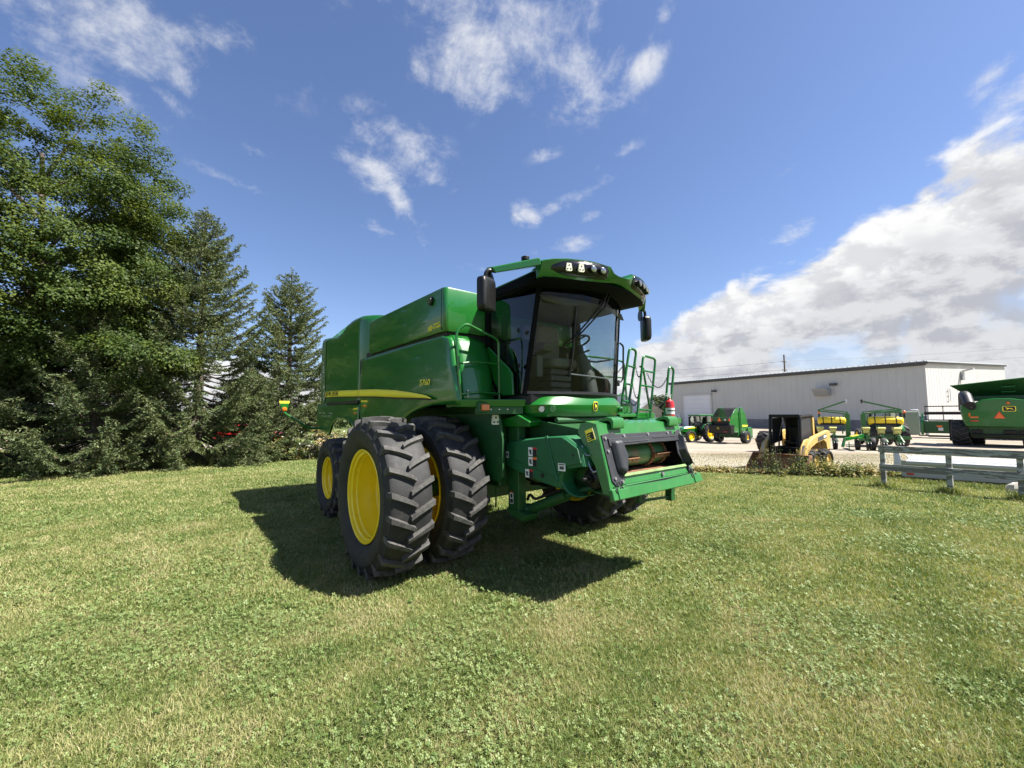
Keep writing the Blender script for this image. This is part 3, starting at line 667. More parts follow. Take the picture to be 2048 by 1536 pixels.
g.tube(fillet([(.79, -1.60, 2.57), (.80, -1.35, 2.615), (.82, -1.0, 2.60)], .05), .014, 8); g.tube([(.80, -1.57, 2.19), (.81, -1.3, 2.22), (.82, -1.0, 2.21)], .016, 8); g.build('deck_handrail', g_, CB)
g = MB(); g.box(.93, 1.0, -1.435, -1.235, 1.965, 2.085); o = g.build('side_lamp_housing', gd, CB, bevel=.008); g = MB(); g.box(.99, 1.025, -1.405, -1.29, 1.985, 2.065); g.build('amber_lamp', M['amber'], o, bevel=.012)
def cover_plate(x, y, z, s=1.0, parent=None, nrm=(1, -.12, .0)):
    """beige three-holed lamp cover"""
    n = Vector(nrm).normalized(); r_ = Vector((0, 0, 1)).cross(n).normalized()
    mt = frame((x, y, z), r_, Vector((0, 0, 1))); g = MB()
    g.prism([(-.055*s, -.05*s), (-.04*s, -.07*s), (.04*s, -.07*s), (.055*s, -.05*s), (.04*s, .06*s), (-.04*s, .06*s)], 0, .03*s, 'z')
    g.cur = 1
    for a, b_ in ((0, .025), (-.027, -.035), (.027, -.035)): g.cyl((a*s, b_*s, .028*s), (a*s, b_*s, .034*s), .013*s, 12)
    o = g.build('lamp_cover', [M['beige'], M['decalblack']], parent or CB); o.matrix_local = mt
    return o
cover_plate(.96, -1.17, 1.875, .95)
# ---- cab
cabw = .90
WB = [(1.27+.26*math.cos(R(a))-.0, .90*math.sin(R(a))/math.sin(R(82))) for a in ()]
def wind(v, n=24):
    """windscreen row at height fraction v: bowed forward"""
    xe = lerp(1.26, 1.45, v); ye = lerp(.90, .80, v); bow = lerp(.30, .30, v); z = lerp(2.20, 3.56, v); bulge = .06*math.sin(PI*v)
    return [(xe+bow*math.cos(PI/2*(i/n*2-1))**.9+bulge*math.cos(PI/2*(i/n*2-1)), ye*math.sin(PI/2*(i/n*2-1))**1 if False else ye*(i/n*2-1), z) for i in range(n+1)]
g = MB(); g.grid([wind(j/14) for j in range(15)]); g.build('windscreen', M['windscreen'], CB, sharp=80)
cabm = M['black']
for s in (-1, 1):
    g = MB(); P = [(lerp(1.26, 1.45, v)-.02+.06*0, s*lerp(.91, .81, v), lerp(2.17, 3.58, v)) for v in (0, .33, .66, 1)]; g.tube(P, .034, 8); g.build('front_pillar', M['matte'], CB)
    Pr = [(.50, 3.60), (.47, 3.26), (.50, 2.92), (.58, 2.62), (.72, 2.28), (.86, 2.16)]
    Pr = [tuple(p) for p in fillet([(x, 0, z) for x, _, z in [(a, 0, b_) for a, b_ in Pr]], .2)]
    g = MB(); g.tube([(x, s*.925, z) for x, _, z in Pr], .05, 8); g.build('rear_pillar', M['matte'], CB)
    g = MB(); rows = []
    for j in range(13):
        v = j/12; z = lerp(2.20, 3.56, v); xr = float(np.interp(z, [2.16, 2.28, 2.62, 2.92, 3.26, 3.6], [.86, .72, .58, .50, .47, .50])); xf = lerp(1.25, 1.44, v)
        rows.append([(lerp(xr, xf, i/6), s*(lerp(.93, lerp(.905, .805, v), (i/6)**1.5)+.02*math.sin(PI*i/6)), z) for i in range(7)])
    g.grid(rows); g.build('side_window', M['sideglass'] if s < 0 else M['windscreen'], CB, sharp=80)
    g = MB(); g.prism([(.52, 2.86), (.56, 2.87), (1.02, 2.53), (1.08, 2.46), (1.10, 2.18), (.88, 2.18), (.70, 2.36), (.56, 2.66)], s*.955, s*.985); g.build('cab_side_panel', g_, CB, bevel=.012)
g = MB(); g.prism([(.3, -.92), (1.2, -.92), (1.32, -.88), (1.50, -.4), (1.54, 0), (1.50, .4), (1.32, .88), (1.2, .92), (.3, .92)], 2.06, 2.19, 'z'); g.build('cab_floor', cabm, CB, bevel=.015)
g = MB(); g.box(.30, .40, -.90, .90, 2.15, 3.6); g.build('cab_rear_wall', mat('cab_rear_trim', (.035, .026, .018), .8), CB)
g = MB(); g.tube([(x+.012, y*1.0, z) for x, y, z in wind(0.0)], .028, 6); g.build('windscreen_seal', cabm, CB)
g = MB(); g.tube([(x-.0, y, z) for x, y, z in wind(1.0)], .045, 6); g.build('windscreen_header', M['matte'], CB)
# interior
g = MB(); rows = []
for i in range(15):
    y = lerp(-.82, .82, i/14); w_ = .05*math.cos(y*9)*0+.04*math.sin(y*5+1); rows.append([(.42, y, 3.40), (.9, y, 3.47), (1.30, y, 3.50), (1.42+.2*math.cos(y*1.6), y, 3.42), (1.46+.2*math.cos(y*1.6), y, 3.36+w_)])
g.grid(rows); g.build('headliner', M['trim'], CB, solid=.02)
for s, x in ((-1, .66), (1, .50)):
    g = MB(); g.prism([(x, s*.84), (x+.16, s*.84), (x+.10, s*.78), (x, s*.78)], 2.5, 3.42, 'z'); g.build('interior_pillar_trim', M['trim'], CB, bevel=.02)
g = MB(); g.prism(rrect(-.25, .25, 0, .56, .12), .55, .70, 'x'); st = g.build('seat_back', M['seat'], CB, bevel=.05, seg=3); st.location = (0, .05, 2.72)
g = MB(); g.prism(rrect(.60, 1.06, -.21, .31, .08), 2.60, 2.74, 'z'); g.build('seat_cushion', M['seat'], CB, bevel=.04, seg=3)
g = MB()
for k in range(4): g.prism(rrect(.66+.01*(k % 2), .98-.01*(k % 2), -.16, .26, .05), 2.22+k*.095, 2.22+k*.095+.085, 'z')
g.build('seat_suspension', M['cabgrey'], CB, bevel=.02)
g = MB(); g.prism([(.62, 2.74), (1.10, 2.80), (1.16, 2.90), (1.05, 2.93), (.62, 2.86)], -.46, -.26); g.box(.7, .95, -.42, -.30, 2.45, 2.78); g.build('armrest_console', M['cabgrey'], CB, bevel=.025)
g = MB(); g.box(.92, .95, -.70, -.45, 2.95, 3.16); g.tube([(.94, -.5, 2.96), (.9, -.42, 2.75)], .018); g.build('display_screen', M['blackglossy'], CB, bevel=.012)
g = MB(); g.tube([(1.36, .20, 2.18), (1.33, .20, 2.45), (1.26, .20, 2.66), (1.21, .20, 2.78)], [.12, .105, .085, .06], 14); g.build('steering_column', M['cabgrey'], CB)
g = MB(); g.cyl((1.21, .20, 2.76), (1.17, .20, 2.92), .055, 14); g.tube([(1.19, .28, 2.83), (1.19, .40, 2.87)], .014); g.build('column_head', bk, CB)
mt = frame((1.13, .20, 2.98), (0, 1, 0), (.93, 0, .37)); g = MB(); g.tube([(.19*math.cos(2*PI*k/28), .19*math.sin(2*PI*k/28), 0) for k in range(28)], .015, 8, closed=True)
for a in (90, 210, 330): g.tube([(0, 0, -.02), (.18*math.cos(R(a)), .18*math.sin(R(a)), 0)], .012, 6)
g.ball((0, 0, -.01), .045, 12); o = g.build('steering_wheel', bk, CB); o.matrix_local = mt
g = MB(); g.tube([(1.22, .26, 2.70), (1.24, .50, 2.70), (1.22, .86, 2.76)], .014, 6); g.cyl((1.22, .30, 2.67), (1.22, .30, 2.72), .06, 14); g.build('display_arm', bk, CB)
g = MB(); g.tube([(1.46, -.30, 2.46), (1.44, .45, 2.44)], .012, 6); g.build('foot_rail', M['steel'], CB)
g = MB(); g.prism([(.40, 2.66), (1.0, 2.62), (1.20, 2.45), (1.24, 2.38), (1.24, 2.2), (.40, 2.2)], .80, .84); g.build('door_inner_trim', M['trim'], CB, bevel=.02)
# wiper and door latch, outside handhold
g = MB(); 
ws = lambda y, z: (lerp(1.26, 1.45, (z-2.2)/1.36)+.30*math.cos(PI/2*y/lerp(.9,.8,(z-2.2)/1.36))**.9+.06*math.sin(PI*(z-2.2)/1.36)*math.cos(PI/2*y/.85)+.035, y, z)
g.tube([ws(.10, 3.56), ws(-.02, 3.36), ws(-.42, 2.92)], .011, 6); g.tube([ws(.16, 3.55), ws(.03, 3.33), ws(-.39, 2.91)], .011, 6); g.build('wiper_arm', bk, CB)
g = MB(); g.tube([ws(-.42, 3.30), ws(-.43, 3.0), ws(-.43, 2.70), ws(-.44, 2.40)], .012, 6); g.ball(ws(-.42, 2.92), .025, 8); g.build('wiper_blade', bk, CB)
g = MB(); g.tube(fillet([(1.32, .97, 3.02), (1.34, 1.03, 2.98), (1.32, 1.03, 2.45), (1.30, .93, 2.40)], .05), .014, 8); g.build('grab_handle', bk, CB)
g = MB(); g.box(1.20, 1.27, .93, 1.02, 2.36, 2.45); g.build('door_latch', bk, CB, bevel=.01)
for z in (2.55, 3.0):
    g = MB(); g.ball((1.20, -.97, z), .03, 10, (1, .5, 1)); g.build('door_hinge', bk, CB)
# nose below the windscreen
def nose(v, n=28):
    z = [1.895, 1.908, 1.955, 2.055, 2.072, 2.145, 2.16][v]; k = [.84, .905, .965, 1.0, .985, .90, .875][v]; rows = []
    for i in range(n+1):
        a = (i/n*2-1); y = .90*k*math.sin(PI/2*a)/1.0; x = 1.15+.46*k*max(0, math.cos(PI/2*a))**.62
        rows.append((x, y, z))
    return rows
g = MB(); rw = [nose(v) for v in range(7)]; g.grid(rw); g.add(rw[-1], [tuple(range(29))]); g.add(rw[0], [tuple(range(29))]); g.build('cab_nose', g_, CB, sharp=28)
emblem(CB, frame((1.612, .0, 2.035), (0, 1, 0), (.12, 0, 1)), .095, .125, True)
for s in (-1, 1):
    for y, mm, nm in ((.80, 'lens', 'work_lamp'), (.68, 'green2', 'lamp_blank')):
        a = math.asin(min(1, y/.90)); x = 1.15+.46*math.cos(a)**.62; n = Vector((.55+.2*(y < .7), s*.8, 0)).normalized()
        c = Vector((x, s*y, 2.0)); g = MB(); g.cyl(c-n*.02, c+n*.012, .042, 20); o = g.build(nm, M['black'] if mm == 'lens' else g_, CB, bevel=.004)
        if mm == 'lens': g = MB(); g.cyl(c+n*.010, c+n*.016, .036, 20); g.build('lamp_lens', M['lens'], o)
# roof
g = MB(); rows = []
def roof_row(x, w, zt, zb): return [(x, -w*.9, zb), (x, -w, zb+.02), (x, -w, zt-.07), (x, -w*.93, zt-.015), (x, -w*.5, zt+.01), (x, 0, zt+.015), (x, w*.5, zt+.01), (x, w*.93, zt-.015), (x, w, zt-.07), (x, w, zb+.02), (x, w*.9, zb)]
for x, w, zt, zb in ((.40, .93, 3.66, 3.62), (.42, .96, 3.69, 3.625), (.8, .99, 3.71, 3.64), (1.2, 1.0, 3.72, 3.645), (1.5, 1.02, 3.725, 3.645), (1.74, 1.03, 3.72, 3.64)): rows.append(roof_row(x, w, zt, zb))
g.grid(rows); g.add(rows[0], [tuple(range(11))]); g.build('cab_roof', g_, CB, sharp=40)
g = MB(); rows = []
for i in range(21):
    y = lerp(-1.02, 1.02, i/20); xf = 1.74+.30*math.cos(PI/2*y/1.02)**.8
    rows.append([(.42, y*.96, 3.585), (1.0, y*.98, 3.55), (1.4, y*.98, 3.55), (xf-.03, y, 3.55)])
g.grid(rows); g.build('roof_underside', M['matte'], CB, solid=.02)
for s in (-1, 1):
    g = MB(); rows = []
    for x, zt, zb in ((.42, 3.60, 3.50), (.7, 3.62, 3.50), (1.0, 3.63, 3.49), (1.25, 3.64, 3.50), (1.45, 3.65, 3.55), (1.62, 3.66, 3.60)): rows.append([(x, s*.90, zb), (x, s*.97, zb+.015), (x, s*1.0, zt+.01)])
    g.grid(rows); g.build('roof_eave', M['matte'], CB, solid=.01)
# visor: two raised lamp lobes with a dip between
def vx(y): return 1.74+.36*max(0, math.cos(PI/2*y/1.06))**.75
def vtop(y): a = abs(y); return float(np.interp(a, [0, .10, .17, .23, .5, .8, 1.0, 1.06], [3.650, 3.655, 3.675, 3.745, 3.768, 3.765, 3.75, 3.73]))
def vbot(y): a = abs(y); return float(np.interp(a, [0, .10, .2, .5, .8, 1.06], [3.585, 3.58, 3.56, 3.54, 3.54, 3.55]))
ys = [-1.06, -1.04, -.95, -.8, -.65, -.5, -.35, -.27, -.23, -.17, -.10, 0, .10, .17, .23, .27, .35, .5, .65, .8, .95, 1.04, 1.06]
g = MB(); rows = []
for y in ys:
    x, zt, zb = vx(y), vtop(y), vbot(y)
    e_ = .42 if abs(y) < 1.0 else .13; rows.append([(x-e_, y*.985, zt-.03), (x-min(.20, e_-.02), y, zt+.005), (x-.02, y, zt+.002), (x+.004, y, zt-.012), (x-.022, y, lerp(zt, zb, .55)), (x-.055, y, zb+.02), (x-.085, y, zb), (x-min(.34, e_), y*.97, zb-.005)])
g.grid(rows); g.add(rows[0], [tuple(range(8))]); g.add(rows[-1], [tuple(range(8))]); g.build('roof_visor', g_, CB, sharp=32)
for s in (-1, 1):
    # black lamp recess on each lobe, lamps in it
    def fr(y, f, o=.0): # point on the visor face at fraction f from top
        x, zt, zb = vx(y), vtop(y), vbot(y); z = lerp(zt, zb, f); xx = float(np.interp(f, [0, .06, .55, .88], [x+.004, x+.004, x-.022, x-.055])); return (xx+o, y, z)
    yy = [.25, .28, .40, .6, .76, .88, .97]; lo_ = [.80, .88, .92, .92, .90, .80, .60]; hi = [.34, .12, .09, .09, .11, .20, .40]
    g = MB(); g.grid([[fr(s*y, b_, .004) for y, b_ in zip(yy, lo_)], [fr(s*y, (a+b_)/2, .007) for y, a, b_ in zip(yy, lo_, hi)], [fr(s*y, a, .004) for y, a in zip(yy, hi)]]); g.build('lamp_recess', M['blackglossy'], CB, solid=.006)
    kinds = [(.80, 'c'), (.655, 'c'), (.50, 'l'), (.365, 'l')] if s < 0 else [(.40, 'l'), (.54, 'l'), (.68, 'l'), (.80, 'l')]
    for y, k in kinds:
        p = fr(s*y, .47, .0)
        if k == 'c': cover_plate(p[0]+.02, p[1], p[2]-.005, .72, nrm=(1, s*.35, -.05))
        else:
            n = Vector((1, s*.22, -.08)).normalized(); c = Vector(p); g = MB(); g.cyl(c-n*.01, c+n*.05, .043, 20); o = g.build('roof_lamp', bk, CB, bevel=.006)
            g = MB(); g.lathe([(.002, .010), (.022, .008), (.037, 0), (.037, -.006)], (0, 0, 0), 'z', 20); q = g.build('lamp_lens', M['lens'], o); q.matrix_local = Matrix.Translation(c+n*.051)@n.to_track_quat('Z', 'Y').to_matrix().to_4x4()
    # mirror wing, arm and mirrors
    g = MB(); g.solid([(1.73, s*1.07, 3.765), (1.55, s*1.07, 3.785), (1.30, s*1.55, 3.655), (1.42, s*1.55, 3.63)], [(1.74, s*1.07, 3.67), (1.58, s*1.07, 3.675), (1.30, s*1.52, 3.60), (1.43, s*1.50, 3.565)]); g.build('mirror_wing', g_, CB, bevel=.014)
    g = MB(); g.tube(fillet([(1.40, s*1.48, 3.60), (1.38, s*1.57, 3.60), (1.37, s*1.60, 3.56), (1.36, s*1.60, 3.46)], .05), .024, 8); o = g.build('mirror_arm', bk, CB)
    g = MB(); sh = rrect(-.125, .125, -.20, .20, .055, 5); mt = frame((1.37, s*1.595, 3.31), (.30, -.95, 0) if s < 0 else (.80, -.60, 0), (0, 0, 1))
    rows = []
    for k_, z_ in ((.80, -.065), (.95, -.05), (1.0, -.02), (1.0, .035), (.96, .04)): rows.append([(x*k_, y*(k_ if k_ < 1 else 1), z_) for x, y in sh+[sh[0]]])
    g.grid(rows); g.add(rows[0][:-1], [tuple(range(len(sh)))]); g.add(rows[-1][:-1], [tuple(range(len(sh)))]); q = g.build('mirror', bk, CB, sharp=45); q.matrix_local = mt if s < 0 else mt@Matrix.Rotation(R(0), 4, 'Y')
    g = MB(); g.lathe([(.001, -.03), (.05, -.025), (.085, -.008), (.09, .01), (.001, .012)], (0, 0, 0), 'z', 24); q = g.build('round_mirror', bk, CB, sharp=50); q.matrix_local = frame((1.33, s*1.52, 3.525), (.30, -.95, 0) if s < 0 else (.80, -.60, 0), (0, 0, 1))
g = MB(); g.cyl((1.47, -1.08, 3.77), (1.47, -1.08, 3.80), .036, 14); g.cyl((1.47, -1.08, 3.80), (1.47, -1.08, 3.845), .05, 14); g.build('roof_beacon', bk, CB, bevel=.006)
g = MB(); g.tube(fillet([(1.62, .10, 3.69), (1.66, .12, 3.75), (1.66, .26, 3.75), (1.62, .28, 3.69)], .03), .012, 6); g.build('roof_grip', bk, CB)
g = MB(); g.ball((1.72, .28, 3.56), .03, 10); g.build('under_roof_lamp', M['beige'], CB)
# ---- feeder house
FP0, FP1 = Vector((2.50, 0, 1.11)), Vector((2.30, 0, 1.83)); fu = (FP1-FP0); FL = fu.length; fu.normalize(); fn = Vector((fu.z, 0, -fu.x))
def fp(s, y, o=0.0): # s metres up the face, o metres proud of it
    p = FP0+fu*s+fn*o; return (p.x, y, p.z)
def fplate(g, poly, o0, o1): # poly of (y, s)
    return g.solid([fp(s, y, o0) for y, s in poly], [fp(s, y, o1) for y, s in poly])
g = MB(); g.solid([(.4, -.72, 1.98), (.4, .72, 1.98), (.4, .72, 1.22), (.4, -.72, 1.22)], [(2.26, -.72, 1.70), (2.26, .72, 1.70), (2.26, .72, 1.66), (2.26, -.72, 1.66)])
g.solid([(.4, -.72, 1.30), (.4, .72, 1.30), (.4, .72, 1.22), (.4, -.72, 1.22)], [(2.42, -.72, 1.16), (2.42, .72, 1.16), (2.42, .72, 1.06), (2.42, -.72, 1.06)])
for s in (-1, 1): g.solid([(.4, s*.72, 1.98), (2.30, s*.72, 1.72), (2.46, s*.72, 1.08), (.4, s*.72, 1.22)], [(.4, s*.68, 1.98), (2.30, s*.68, 1.72), (2.46, s*.68, 1.08), (.4, s*.68, 1.22)])
fh = g.build('feeder_house', gd, CB)
g = MB()
for s in (-1, 1): g.solid([(1.2, s*.679, 1.85), (2.32, s*.679, 1.72), (2.46, s*.679, 1.10), (1.2, s*.679, 1.22)], [(1.2, s*.672, 1.85), (2.32, s*.672, 1.72), (2.46, s*.672, 1.10), (1.2, s*.672, 1.22)])
g.box(1.25, 2.28, -.67, .67, 1.655, 1.66); g.build('throat_shade_sheet', M['matte'], CB)  # black sheets added inside to put shade on the throat walls
g = MB(); g.box(1.2, 1.24, -.68, .68, 1.24, 1.80); g.build('feeder_throat', M['decalblack'], CB)
g = MB()
for x, z in ((.75, 1.96), (.95, 1.93), (1.2, 1.90), (1.5, 1.86)): g.cyl((x, -.62, z), (x, .62, z), .035, 10)
g.build('feeder_top_bars', gd, CB)
# face plate frame
g = MB()
for s in (-1, 1):
    fplate(g, [(s*.85, .0), (s*.85, .10), (s*.83, FL), (s*.70, FL), (s*.70, .0)], -.03, .0)
    # side return plate
    a = [fp(0, s*.85, 0), fp(.12, s*.85, 0), fp(FL, s*.83, 0), (2.10, s*.85, 1.835), (2.07, s*.86, 1.74), (2.14, s*.86, 1.62), (2.30, s*.86, 1.40), (2.40, s*.86, 1.12)]
    g.solid(a, [(x, y-s*.022, z) for x, y, z in a])
fplate(g, [(-.83, FL-.20), (-.83, FL), (.83, FL), (.83, FL-.20)], -.035, -.002)
g.solid([fp(FL, -.82, -.002), fp(FL, .82, -.002), (2.14, .82, 1.86), (2.14, -.82, 1.86)], [fp(FL-.03, -.82, -.004), fp(FL-.03, .82, -.004), (2.14, .82, 1.83), (2.14, -.82, 1.83)])
g.build('face_plate', M['green2'], CB, bevel=.006)
for y in (-.52, .62):
    g = MB(); prof = [(-.17, .005), (-.10, .05), (-.02, .075), (.05, .06), (.07, .02), (.06, -.05), (.03, -.06), (.03, .01), (.0, .03), (-.08, .02), (-.16, -.03)]
    g.prism([(FP1.x+a, FP1.z+b_) for a, b_ in prof], y-.105, y+.105); g.build('saddle_hook', M['green2'], CB, bevel=.008)
g = MB(); fplate(g, [(-.88, -.055), (-.88, .06), (-.6, .085), (.6, .085), (.94, .06), (.96, -.04), (.7, -.055)], -.01, .045); g.build('lower_beam', M['green2'], CB, bevel=.012)
g = MB(); fplate(g, [(-.70, .085), (-.70, .17), (.72, .17), (.72, .085)], -.035, .006); g.build('lower_sill', M['green2'], CB, bevel=.006)
g = MB(); g.solid([fp(.072, -.66, .02), fp(.060, .1, .024), fp(.078, .76, .02), fp(.092, .76, .02), fp(.078, .1, .022), fp(.088, -.66, .018)], [fp(.072, -.66, .05), fp(.060, .1, .051), fp(.078, .76, .05), fp(.092, .76, .012), fp(.078, .1, .012), fp(.088, -.66, .012)]); g.build('beam_shadow_strip', M['matte'], CB)  # thin black strip paints the shadow line between sill and beam
g = MB(); fplate(g, [(-.80, -.05), (-.80, .05), (-.62, .05), (-.62, -.05)], .04, .058); fplate(g, [(.74, -.045), (.74, .05), (.90, .04), (.90, -.045)], .04, .058); g.build('latch_plate', M['green2'], CB, bevel=.006)
g = MB(); g.solid([fp(.165, -.60, .03), fp(.165, .70, .03), fp(.20, .70, .02), fp(.20, -.60, .02)], [(2.385, -.60, 1.235), (2.385, .70, 1.235), (2.385, .70, 1.258), (2.385, -.60, 1.258)]); g.build('feed_lip', M['lip'], CB, bevel=.008)
g = MB(); g.solid([(2.42, -.62, 1.262), (2.42, .70, 1.262), (1.3, .70, 1.29), (1.3, -.62, 1.29)], [(2.42, -.62, 1.25), (2.42, .70, 1.25), (1.3, .70, 1.25), (1.3, -.62, 1.25)]); g.build('feeder_floor', M['rust'], CB)
for s, y0, y1, y2 in ((-1, .80, .50, .43), (1, .80, .66, .60)):
    g = MB(); prof = [(y0, FL-.12), (y0, .14), (y0-.05, .08), (y1+.12, .10), (y1+.02, .20), (y2+.0, .34), (y2+.02, FL-.30), (y1, FL-.14), (y1+.1, FL-.10)]
    fplate(g, [(s*a, b_) for a, b_ in prof], 0, .014)
    ins = [(y0-.09, FL-.18), (y0-.10, .22), (y1+.10, .16), (y1+.03, .26), (y2+.03, .38), (y2+.05, FL-.32), (y1+.02, FL-.17)]
    o = g.build('rubber_shield', M['rubber_pad'], CB, bevel=.006)
    g = MB(); g.solid([fp(b_, s*a, .008) for a, b_ in ins], [fp(lerp(b_, .36, .14), s*lerp(a, y2+.14, .40), .085) for a, b_ in ins]); g.build('shield_bulge', M['rubber_pad'], o, bevel=.035, seg=4)
    for a, b_ in ((y0-.04, FL-.16), (y0-.04, FL-.30), (y0-.05, .16), (y1+.14, .12), (y1+.04, FL-.20)):
        g = MB(); g.cyl(fp(b_, s*a, .012), fp(b_, s*a, .028), .017, 12); g.build('shield_bolt', M['steel'], o)
g = MB(); fplate(g, [(-.62, FL-.17), (-.62, FL-.12), (.60, FL-.12), (.60, FL-.17)], 0, .012); fplate(g, [(-.72, FL-.25), (-.72, FL-.165), (.72, FL-.165), (.72, FL-.25)], .0, .03)
fplate(g, [(-.5, FL-.225), (-.5, FL-.212), (.0, FL-.212), (.0, FL-.225)], .029, .036); fplate(g, [(.1, FL-.198), (.1, FL-.186), (.6, FL-.186), (.6, FL-.198)], .029, .036); fplate(g, [(-.2, FL-.245), (-.2, FL-.234), (.3, FL-.234), (.3, FL-.245)], .029, .036)
o = g.build('rubber_flap', M['rubber_pad'], CB, bevel=.008)
for y in (-.42, .05, .48): g = MB(); g.cyl(fp(FL-.145, y, .01), fp(FL-.145, y, .024), .018, 12); g.build('shield_bolt', M['steel'], o)
for s in (-1, 1):
    for a, b_ in ((.80, .04), (.76, .10), (.72, .05)):
        g = MB(); c = Vector(fp(b_, s*a, .046)); g.tube([c+fu*(.022*math.sin(2*PI*k/12))+Vector((0, .022*math.cos(2*PI*k/12), 0)) for k in range(12)], .007, 6, closed=True); g.build('latch_hole_ring', M['decalblack'], CB)
g = MB(); g.cyl(fp(.125, .13, -.0), fp(.125, .13, .03), .022, 12); g.build('latch_pin', M['steel'], CB)
# drum, chains, slats
g = MB(); g.cyl((2.10, -.66, 1.44), (2.10, .66, 1.44), .135, 36); g.build('feeder_drum', M['drum'], CB)
for y in (-.30, .32, .60):
    g = MB()
    for dy in (-.014, .014): g.tube([(2.10+.150*math.cos(2*PI*k/30), y+dy, 1.44+.150*math.sin(2*PI*k/30)) for k in range(30)], .009, 6, closed=True)
    for k in range(24):
        a = 2*PI*k/24; g.bar((2.10+.150*math.cos(a), y-.03, 1.44+.150*math.sin(a)), (2.10+.150*math.cos(a), y+.03, 1.44+.150*math.sin(a)), .016)
    g.build('feeder_chain', M['rust'], CB)
for y0, y1, a in ((-.60, -.06, -12), (.30, .64, -6), (-.30, .34, 62)):
    g = MB(); c, s_ = math.cos(R(a)), math.sin(R(a)); p = lambda r_, tt, y: (2.10+r_*c-tt*s_, y, 1.44+r_*s_+tt*c)
    g.solid([p(.165, -.03, y0), p(.165, .03, y0), p(.185, .03, y0), p(.185, -.03, y0)], [p(.165, -.03, y1), p(.165, .03, y1), p(.185, .03, y1), p(.185, -.03, y1)]); g.solid([p(.165, .024, y0), p(.165, .03, y0), p(.22, .03, y0), p(.22, .024, y0)], [p(.165, .024, y1), p(.165, .03, y1), p(.22, .03, y1), p(.22, .024, y1)])
    o = g.build('feeder_slat', M['rust'], CB)
    for y in (lerp(y0, y1, .12), lerp(y0, y1, .7), lerp(y0, y1, .85)): g = MB(); g.cyl(p(.18, -.005, y), p(.195, -.005, y), .012, 8); g.build('slat_bolt', M['steel'], o)
# side drive cover
cv = [(.88, 1.57), (.98, 1.60), (1.28, 1.635), (1.55, 1.665), (1.70, 1.68), (1.95, 1.70), (2.03, 1.665), (2.19, 1.575), (2.245, 1.385), (2.00, 1.335), (1.925, 1.29), (1.90, 1.20), (1.88, 1.10), (1.6, 1.13), (1.32, 1.185), (1.08, 1.225), (.92, 1.27), (.87, 1.33)]
def scale_in(P, d):
    cx = sum(p[0] for p in P)/len(P); cz = sum(p[1] for p in P)/len(P)
    return [(cx+(x-cx)*(1-d), cz+(z-cz)*(1-d*1.4)) for x, z in P]
g = MB(); rows = []
for y, d in ((-.74, 0), (-.90, 0), (-.935, .012), (-.955, .05)): rows.append([(x, y, z) for x, z in (scale_in(cv, d)+[scale_in(cv, d)[0]])])
g.grid(rows); g.add(rows[-1][:-1], [tuple(range(len(cv)))]); g.build('drive_cover', gp, CB, sharp=28)
g = MB(); g.prism([(1.10, 1.44), (1.14, 1.60), (1.66, 1.665), (1.80, 1.24), (1.05, 1.38)], -.957, -.972); g.build('cover_panel', gp, CB, bevel=.016, seg=3)
g = MB(); g.prism([(1.705, 1.67), (1.93, 1.685), (2.01, 1.65), (2.16, 1.57), (2.205, 1.42), (1.98, 1.37), (1.86, 1.26)], -.957, -.974); g.build('cover_panel', gp, CB, bevel=.014, seg=3)
g = MB(); g.tube([(1.685, -.962, 1.685), (1.845, -.962, 1.20)], .016, 8); g.tube([(1.665, -.965, 1.685), (1.825, -.965, 1.20)], .008, 6); g.build('cover_hinge_rib', gp, CB)
g = MB(); g.cyl((1.60, -.965, 1.225), (1.60, -.9605, 1.225), .028, 16); g.cyl((2.10, -.978, 1.50), (2.10, -.9745, 1.50), .016, 12); g.build('access_hole', M['decalblack'], CB)
# cup shield and drive shaft
g = MB(); rows = []
for j in range(6):
    y = lerp(-.93, -.74, j/5); rows.append([(2.10+.20*math.cos(R(a))*(1.12-.12*j/5), y-.02*math.sin(R(a-60)), 1.22+.175*math.sin(R(a))) for a in range(82, 300, 10)])
g.grid(rows); g.build('shaft_shield', gp, CB, solid=.012)
g = MB(); g.cyl((2.24, -.99, 1.255), (2.24, -.72, 1.255), .020, 12); g.cyl((2.24, -.90, 1.255), (2.24, -.72, 1.255), .045, 16); g.lathe([(.05, -.86), (.10, -.84), (.115, -.80), (.115, -.77), (.05, -.75)], (2.24, 0, 1.255), 'y', 28)
for k in range(18): a = 2*PI*k/18; g.bar((2.24+.11*math.cos(a), -.83, 1.255+.11*math.sin(a)), (2.24+.11*math.cos(a), -.77, 1.255+.11*math.sin(a)), .018)
g.build('drive_coupler', M['black'], CB)
g = MB(); g.tube([(2.16, -.90, 1.60), (2.20, -.90, 1.52), (2.22, -.90, 1.50), (2.25, -.88, 1.50)], .008, 6); g.tube([(2.22, -.88, 1.44), (2.26, -.88, 1.36), (2.29, -.88, 1.33), (2.32, -.86, 1.34)], .009, 6); g.build('latch_rod', M['steel'], CB)
